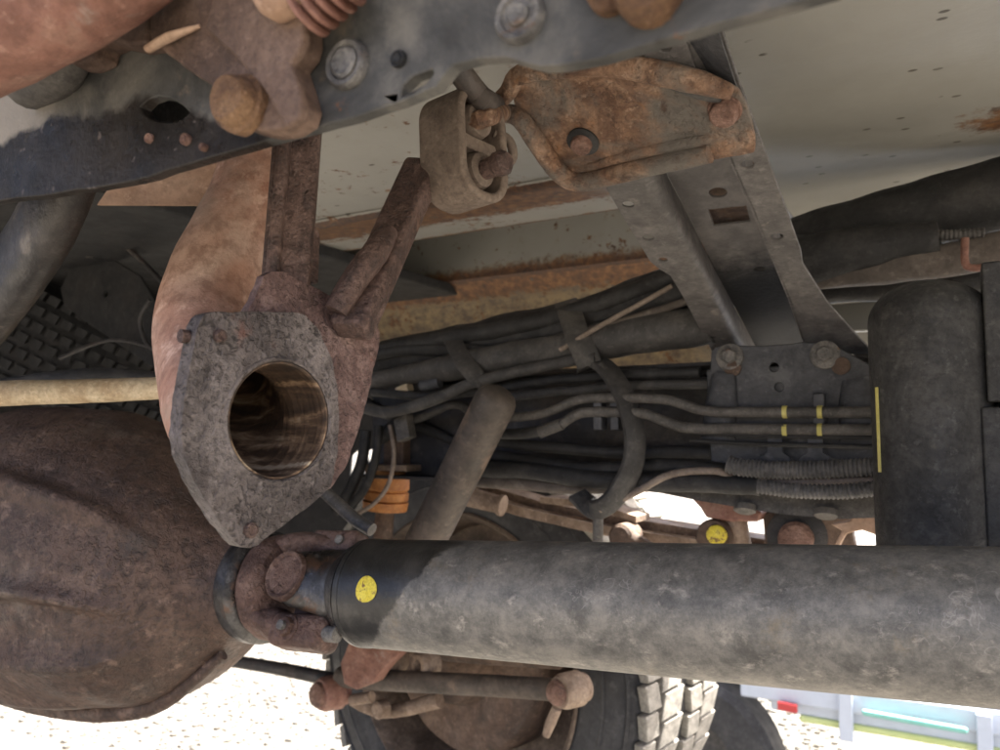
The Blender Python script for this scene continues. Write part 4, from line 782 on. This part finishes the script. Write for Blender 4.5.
# joint frame
J = DJ-DS_AX*.112; A1 = (toward(J)+Vector((0, 0, .22))); A1 = (A1-DS_AX*A1.dot(DS_AX)).normalized(); A2 = DS_AX.cross(A1).normalized()
if A2.z < 0: A2 = -A2
m = Mesh(); m.lathe(DJ-DS_AX*.050, -DS_AX, [(0, .047), (.006, .0455), (.016, .040), (.028, .034), (.034, .026), (.036, .01)], 48); mk('weld_yoke', m, MT['steel'], ds)
for s_ in (1, -1):
    m = Mesh(); m.tube([DJ-DS_AX*.046+A1*s_*.014, DJ-DS_AX*.062+A1*s_*.024, J+DS_AX*.026+A1*s_*.031, J+DS_AX*.004+A1*s_*.034, J-DS_AX*.014+A1*s_*.033, J-DS_AX*.022+A1*s_*.032], [.037, .034, .030, .027, .020, .008], 28, flat=.46, flatdir=tuple(A1), jit=.0008, jsc=70); mk('yoke_ear', m, MT['steel'], ds)
    m = Mesh(); m.lathe(J+A1*s_*.030, A1*s_, [(0, .0245), (.016, .0242), (.0185, .0225), (.0180, .0205), (.0165, .0190), (.0172, .0120), (.0160, .002)], 36, jit=.0005, jsc=110); mk('bearing_cap', m, MT['joint'], ds)
m = Mesh(); m.tube([J-A1*.034, J+A1*.034], .0135, 20); m.tube([J-A2*.034, J+A2*.034], .0135, 20); m.lathe(J-A1*.0, A1, [(-.016, .018), (.016, .018)], 20); mk('cross', m, MT['joint'], ds)
for s_ in (1, -1):
    m = Mesh(); m.tube([J-DS_AX*.056+A2*s_*.020, J-DS_AX*.044+A2*s_*.034, J-DS_AX*.022+A2*s_*.041, J+DS_AX*.004+A2*s_*.042, J+DS_AX*.024+A2*s_*.040, J+DS_AX*.034+A2*s_*.038], [.034, .036, .033, .028, .020, .008], 28, flat=.46, flatdir=tuple(A2), jit=.0012, jsc=60); mk('flange_ear', m, MT['joint'], ds)
    m = Mesh(); m.lathe(J+A2*s_*.030, A2*s_, [(0, .018), (.016, .018), (.018, .014)], 26); mk('bearing_cap', m, MT['joint'], ds)
m = Mesh(); m.lathe(J, DS_AX, [(-.060, .050), (-.052, .0535), (-.042, .0525), (-.034, .047), (-.030, .036), (-.032, .01)], 48, jit=.0012, jsc=40); mk('yoke_body', m, MT['joint'], ds)
# clamp block with bolts on the lower ear
cb = J-A2*.046+DS_AX*.016+A1*.014
m = Mesh(); m.box(cb, DS_AX*.034, A1*.018, A2*.016); blk = mk('strap_block', m, MT['joint'], ds, .010, seg=4)
for k_ in (-.006,):
    m = hexbolt(cb+A1*.017+DS_AX*k_, A1, .0095, .008, .0125); mk('bolt', m, MT['joint'], ds, .001)
    m = Mesh(); m.lathe(cb+A1*.023+DS_AX*k_, A1, [(0, .0045), (.006, .0045), (.0065, .003)], 14); mk('bolt_tip', m, MT['bolt_grey'], ds)
m = Mesh(); m.tube([cb+DS_AX*.030+A1*.006, cb+DS_AX*.046+A1*.006], .0075, 14); mk('bolt', m, MT['bolt_grey'], ds)
cu = J+A2*.045+DS_AX*.020
m = Mesh(); m.box(cu+A1*.006, DS_AX*.030, A1*.014, A2*.012); mk('strap_block', m, MT['joint'], ds, .006, seg=3)
m = Mesh(); m.lathe(cu+A1*.019+DS_AX*.012, A1, [(0, .005), (.004, .005), (.005, .003)], 14); mk('bolt_tip', m, MT['bolt_grey'], ds)
m = Mesh(); m.lathe(J-DS_AX*.062, DS_AX, [(-.030, .034), (-.026, .050), (-.022, .056), (-.016, .0575), (-.006, .0575), (-.003, .055), (0, .046), (.012, .040), (.020, .030), (.022, .01)], 60); mk('companion_flange', m, MT['steel'], ds)

# ------------------------------------------------------------ differential housing
df = thing('differential_housing', 'large brown rusty cast differential housing with ribs', 'axle housing', W(60, 690, Y=.60))
DC = J-DS_AX*.085; dax = (-DS_AX+Vector((0, .01, .03))).normalized()
prof = [(-.004, .030), (-.004, .052), (.004, .055), (.016, .058), (.030, .068), (.045, .082), (.062, .098), (.082, .113), (.105, .125), (.13, .134), (.17, .142), (.225, .149), (.28, .154), (.34, .157), (.40, .158), (.46, .155), (.52, .145), (.57, .12), (.61, .08), (.625, .02)]
def bulge(s_, ang):
    k_ = math.exp(-((ang+.75)/.5)**2)*math.exp(-((s_-.22)/.12)**2)*.05
    k_ += -.075*min(1, max(0, (.03-ang)/.10))*min(1, max(0, (ang+.62)/.30))*min(1, max(0, (s_-.07)/.08))
    def ridge(c, wd, amp, s0, s1): return amp*math.exp(-((ang-c)/wd)**2)*min(1, max(0, (s_-s0)/.05))*min(1, max(0, (s1-s_)/.08))
    k_ += ridge(.045-.5*math.exp(-s_/.06), .060, .095, .05, .6)+ridge(.72-.35*math.exp(-s_/.08), .075, .09, .05, .6)+ridge(-.50-.2*math.exp(-s_/.05), .08, .075, .05, .34)+ridge(-1.02, .09, .05, .16, .6)
    return k_ + max(0., math.sin(ang))**1.5*.30*min(1, max(0, (s_-.05)/.2))
m = Mesh(); m.lathe(DC, dax, [(prof[i][0]+(prof[i+1][0]-prof[i][0])*k/2, prof[i][1]+(prof[i+1][1]-prof[i][1])*k/2) for i in range(len(prof)-1) for k in (0, 1)]+[prof[-1]], 260, jit=.004, jsc=9)
# bulge of the ring gear bowl towards the viewer and below
for i, q in enumerate(m.v):
    s_ = (q-DC).dot(dax); rad = q-DC-dax*s_
    if rad.length > 1e-4:
        ang = math.atan2(rad.z, -rad.y); m.v[i] = q+rad*bulge(s_, ang)
hs_ = mk('casting', m, MT['diff'], df, 0, 60)
def onhouse(s_, ang, off=0):
    r0 = 0
    for (a, ra), (b, rb) in zip(prof, prof[1:]):
        if a <= s_ <= b and b > a: r0 = ra+(rb-ra)*(s_-a)/(b-a)
    r0 *= 1+bulge(s_, ang); k_ = 0
    up = Vector((0, 0, 1)); up = (up-dax*up.dot(dax)).normalized(); fr_ = Vector((0, -1, 0)); fr_ = (fr_-dax*fr_.dot(dax)-up*fr_.dot(up)).normalized()
    return DC+dax*s_+(up*math.sin(ang)+fr_*math.cos(ang))*(r0+.020*k_+off)
m = Mesh(); m.tube([onhouse(s_, a, .004) for s_, a in ((.03, -1.35), (.10, -1.3), (.17, -1.28), (.25, -1.28), (.34, -1.3), (.45, -1.3))], [.006, .009, .010, .010, .010, .010], 14, jit=.0006); mk('lower_lip', m, MT['diff'], df)
m = Mesh(); m.tube([V(-.98, .70, -.19), V(-.90, 1.0, -.22), V(-.84, 1.24, -.30)], [.055, .045, .045], 24); mk('axle_tube', m, MT['brown_grime'], df)

# pale hose at the left, and what lies in the dark behind it
tag(mk('pale_hose', Mesh().tube([W(-60, 396, d=.70), W(20, 393, d=.70), W(90, 391, d=.695), W(162, 388, d=.69), W(200, 386, d=.69)], [.0112, .0110, .0104, .0098, .0096], 18, jit=.0008, jsc=60), MT['hose']), 'pale yellow waxy hose running into the bent exhaust pipe', 'hose')
tag(mk('hose', Mesh().tube([W(-60, 398, d=.80), W(60, 380, d=.82), W(120, 378, d=.84), W(200, 386, d=.86)], .010, 14), MT['rubber']), 'black hose lying just above the pale hose', 'hose')
# spare tyre with knobbly tread in the dark
st = thing('spare_tyre', 'dim spare tyre with rows of small tread blocks in the dark corner', 'tyre', W(70, 420, Y=1.30))
SS = W(75, 352, Y=.98); SC = SS-toward(SS)*.30; SAX = Vector((.36, .30, .88)).normalized()
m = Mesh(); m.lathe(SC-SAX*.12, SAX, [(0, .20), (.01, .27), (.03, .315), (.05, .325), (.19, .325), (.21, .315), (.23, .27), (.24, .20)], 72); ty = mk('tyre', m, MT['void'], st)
su, sv = basis(SAX); bmesh_block = None
bm_ = Mesh(); bm_.box((0, 0, 0), (.008, 0, 0), (0, .0105, 0), (0, 0, .009)); pm = None
cnt = 0
for rw in range(7):
    for i in range(72):
        a = 2*math.pi*(i+.5*(rw % 2))/72; rd = su*math.cos(a)+sv*math.sin(a)
        if rd.dot(toward(SC)) < .35: continue
        if pm is None:
            ob = mk('tread_block', bm_, MT['void']); pm = ob.data
        else: ob = bpy.data.objects.new('tread_block', pm); COL.objects.link(ob)
        ob.parent = ty
        R_ = Matrix((rd, SAX.cross(rd), SAX)).transposed().to_4x4()
        ob.matrix_basis = Matrix.Translation(SC-SAX*.12+SAX*(.030+.030*rw)+rd*.326) @ R_; cnt += 1
# dim panel with hole and pipes above it
pn = thing('mud_panel', 'dim grey panel edge with a small hole above the spare tyre', 'panel', W(120, 330, Y=.90))
m = Mesh(); m.plate([W(a, b, Y=.90) for a, b in [(60, 288), (74, 262), (100, 252), (140, 276), (166, 320), (215, 372), (215, 396), (150, 366), (100, 332), (64, 306)]], (0, 1, 0), .006, [circ(W(105, 294, Y=.90), (0, 1, 0), .0065, 12)]); mk('plate', m, MT['void'], pn, .002)
m = Mesh(); m.tube([W(58, 296, Y=1.145), W(100, 336, Y=1.145), (W(150, 364, Y=1.145)), W(215, 396, Y=1.145)], .009, 12); mk('rolled_edge', m, MT['rail_far'], pn)
for l, r, lb in (([(92, 190), (92, 230), (90, 258)], .009, 'dim short pipe stub hanging above the mud panel'), ([(94, 225), (130, 250), (160, 280), (176, 300)], .006, 'dim thin pipe slanting behind the bent exhaust pipe'), ([(150, 300), (140, 320), (148, 345), (165, 352)], .0045, 'dim curled wire beside the mud panel'), ([(60, 358), (110, 340), (160, 350), (190, 362)], .004, 'dim thin cable bowing across the spare tyre')):
    tag(mk('pipe_stub' if r > .008 else 'thin_pipe' if r > .005 else 'cable', Mesh().tube([W(a, b, Y=.86) for a, b in l], r*.8, 10), MT['rail_far']), lb, 'pipe' if r > .005 else 'cable')

# ------------------------------------------------------------ far wheel
WC = W(453, 660, Y=1.27); WA = Vector((math.sin(.15), math.cos(.15), 0)); KW = 1.19
wh = thing('road_wheel', 'hanging truck wheel with dusty sunlit tread blocks and brown rim', 'wheel', WC-Vector((0, -.1, .40)))
m = Mesh(); m.lathe(WC, WA, [(t_, q_*KW) for t_, q_ in [(.012, .224), (.004, .236), (.000, .262), (.004, .290), (.016, .312), (.030, .3205), (.15, .324), (.27, .3205), (.284, .312), (.296, .29), (.30, .26), (.296, .235), (.288, .224)]], 96, False, False); tyre = mk('tyre', m, MT['tyre'], wh)
for r_ in (.304, .270):
    m = Mesh(); m.lathe(WC, WA, [(t_, q_*KW) for t_, q_ in [(.0105 if r_ > .3 else .000, r_-.003), (.006 if r_ > .3 else -.0015, r_), (.0105 if r_ > .3 else .000, r_+.003)]], 96, False, False); mk('sidewall_ring', m, MT['tyre'], tyre)
u_, v_ = Vector((WA.y, -WA.x, 0)), Vector((0, 0, 1))
NB = 54
for rw, (yc, hw_, off) in enumerate(((.036, .0215, 0), (.098, .0345, .5), (.188, .0235, .2), (.250, .0300, .7))):
    hl = math.pi*.33*KW/NB*.93; sk = .006*(1 if rw % 2 else -1)
    b = Mesh(); b.add([(x, y+sk*(z/hl), z) for x in (-.010, .0095 if 0 < rw < 3 else .007) for y in (-hw_, hw_) for z in (-hl, hl)], [(0, 1, 3, 2), (4, 6, 7, 5), (0, 4, 5, 1), (2, 3, 7, 6), (0, 2, 6, 4), (1, 5, 7, 3)])
    pm = None
    for i in range(NB):
        a = 2*math.pi*(i+off)/NB; rd = u_*math.cos(a)+v_*math.sin(a); tn = v_*math.cos(a)-u_*math.sin(a)
        if pm is None: ob = mk('tread_block', b, MT['tread'], None, .003); pm = ob
        else:
            ob = pm.copy(); COL.objects.link(ob)
        ob.parent = tyre
        ob.matrix_basis = Matrix.Translation(WC+WA*yc+rd*.3255*KW) @ Matrix((rd, WA, tn)).transposed().to_4x4()
m = Mesh(); m.lathe(WC, WA, [(t_, q_*KW) for t_, q_ in [(.010, .2265), (.006, .229), (.004, .226), (.010, .220), (.022, .214), (.05, .208), (.09, .204), (.13, .200), (.14, .18), (.15, .10), (.15, .02)]], 72, False, True); mk('rim', m, MT['rim'], wh, 0, 50)
m = Mesh(); m.lathe(WC, WA, [(t_, q_*KW) for t_, q_ in [(.02, .04), (.018, .10), (.024, .142), (.034, .150), (.06, .152), (.11, .155), (.13, .15), (.14, .06)]], 56, jit=.003, jsc=14); mk('brake_drum', m, MT['brown_grime'], wh)
m = Mesh(); m.lathe(WC, WA, [(t_, q_*KW) for t_, q_ in [(-.03, .035), (-.02, .06), (.01, .07), (.03, .07)]], 30); mk('hub', m, MT['brown_grime'], wh)

# tie rod / link in front of the wheel
YT = 1.13
lk = thing('link_rod', 'grimy link rod with round bushed ends in front of the wheel', 'link rod', W(450, 700, Y=YT))
m = Mesh(); m.tube([W(340, 677, Y=YT), W(400, 681, Y=YT), W(480, 685, Y=YT), W(562, 690, Y=YT)], [.0185, .0175, .0170, .0165], 22, jit=.0008); mk('rod', m, MT['shock'], lk)
for i, (a, b, r) in enumerate(((330, 693, .030), (569, 690, .026))):
    c = W(a, b, Y=YT-.012); nb = (Vector((-.35, -1, .05)) if i == 0 else Vector((-.45, -1, 0))).normalized()
    m = Mesh(); m.lathe(c, -nb, [(-.022, r*.55), (-.020, r*.86), (-.010, r), (.018, r), (.022, r*.8), (.03, r*.82), (.034, r*.6)], 32, jit=.0006); e_ = mk('bushed_end', m, MT['near_rust' if i == 0 else 'tan_grime'], lk)
    m = Mesh(); m.lathe(c+nb*.018, nb, [(0, r*.72), (.010, r*.70), (.016, r*.5), (.018, r*.2)], 28); mk('ball_cap', m, MT['bolt_brown'], e_)
m = Mesh(); m.tube([W(557, 708, Y=YT), W(551, 722, Y=YT), W(546, 736, Y=YT)], [.008, .0085, .006], 12); mk('grease_tail', m, MT['tan_grime'], lk)
m = Mesh(); m.tube([W(352, 700, Y=YT), W(372, 697, Y=YT)], .010, 14); mk('lock_nut', m, MT['tan_grime'], lk)
kn = thing('steering_bracket', 'orange brown rusty bracket lobes hanging under the drive shaft', 'bracket', W(380, 680, Y=1.06))
m = Mesh(); m.plate([W(a, b, Y=1.07) for a, b in [(350, 640), (400, 640), (398, 654), (384, 668), (372, 684), (356, 690), (344, 684), (340, 664)]], (0, 1, 0), .03, dens=.008, jit=.001); mk('plate', m, MT['near_rust'], kn, .004)
for a, b in ((402, 658), (434, 662)):
    m = Mesh(); m.lathe(W(a, b, Y=1.17), (-.3, -1, 0), [(0, .022), (.03, .022), (.036, .018), (.036, .010), (.02, .009)], 22, jit=.0008); mk('lobe', m, MT['tan_grime'], kn)
m = Mesh(); m.tube([W(380, 640, Y=1.19), W(470, 650, Y=1.19), W(560, 655, Y=1.19)], .022, 16); mk('beam', m, MT['brown_grime'], kn)
m = Mesh(); m.tube([W(190, 655, Y=1.13), W(270, 667, Y=1.13), W(334, 680, Y=1.13)], [.011, .012, .013], 16); tag(mk('cross_rod', m, MT['rail_far']), 'short dark rod between the differential and the link rod end', 'rod')
m = Mesh(); m.tube([W(440, 700, Y=1.22), W(385, 712, Y=1.22), W(352, 700, Y=1.2)], [.014, .012, .010], 14, jit=.001); m.lathe(W(386, 708, Y=1.2), (-.3, -1, 0), [(0, .016), (.02, .016), (.024, .011)], 18); tag(mk('brake_pipe_boss', m, MT['tan_grime']), 'tan lumpy boss between the link rod and the wheel rim', 'boss')

# ------------------------------------------------------------ parked blue truck across the yard
YN = 3.05
nb = thing('parked_truck', 'pale blue side guard and wheel of a truck parked across the yard', 'truck', Vector((0, YN, 0)))
def beam(l, hz, hy, mt, name, y=YN):
    p, q = W(*l[0], Y=y), W(*l[1], Y=y); m = Mesh(); m.box((p+q)/2, (q-p)/2, (0, hy, 0), (0, 0, hz)); return mk(name, m, MT[mt], nb, .008)
beam(((742, 684), (1150, 744)), .036, .03, 'blue', 'upper_rail')
beam(((772, 700), (1150, 765)), .026, .03, 'blue', 'lower_rail', YN+.02)
beam(((862, 712), (968, 731)), .010, .01, 'teal', 'teal_stripe', YN-.06)
beam(((800, 717), (1150, 776)), .012, .02, 'lime', 'lime_edge', YN+.0)
for a, b in ((846, 715), (985, 742)):
    p = W(a, b, Y=YN-.04); m = Mesh(); m.box(p, (.022, 0, 0), (0, .012, 0), (0, 0, .085)); mk('guard_post', m, MT['blue'], nb, .004)
for a, b in ((783, 706), (792, 708)):
    p = W(a, b, Y=YN-.05); m = Mesh(); m.box(p, (.018, 0, 0), (0, .01, 0), (0, 0, .014)); mk('reflector', m, MT['red'], nb, .003)
m = Mesh(); m.box(V(-.3, YN+.9, -.72), (1.9, 0, 0), (0, .8, 0), (0, 0, .12)); mk('body', m, MT['blue'], nb, .03)
wc = W(686, 786, Y=YN+.05); wc.z = .345
m = Mesh(); m.lathe(wc, (0, 1, 0), [(0, .19), (-.01, .25), (.0, .32), (.03, .345), (.17, .345), (.2, .32), (.2, .2)], 56, False, False); tw = mk('wheel', m, MT['tyre'], nb)
m = Mesh(); m.lathe(wc, (0, 1, 0), [(.0, .195), (.03, .18), (.05, .12), (.03, .06), (.03, .01)], 40, False, True); mk('rim', m, MT['rubber_grey'], tw)
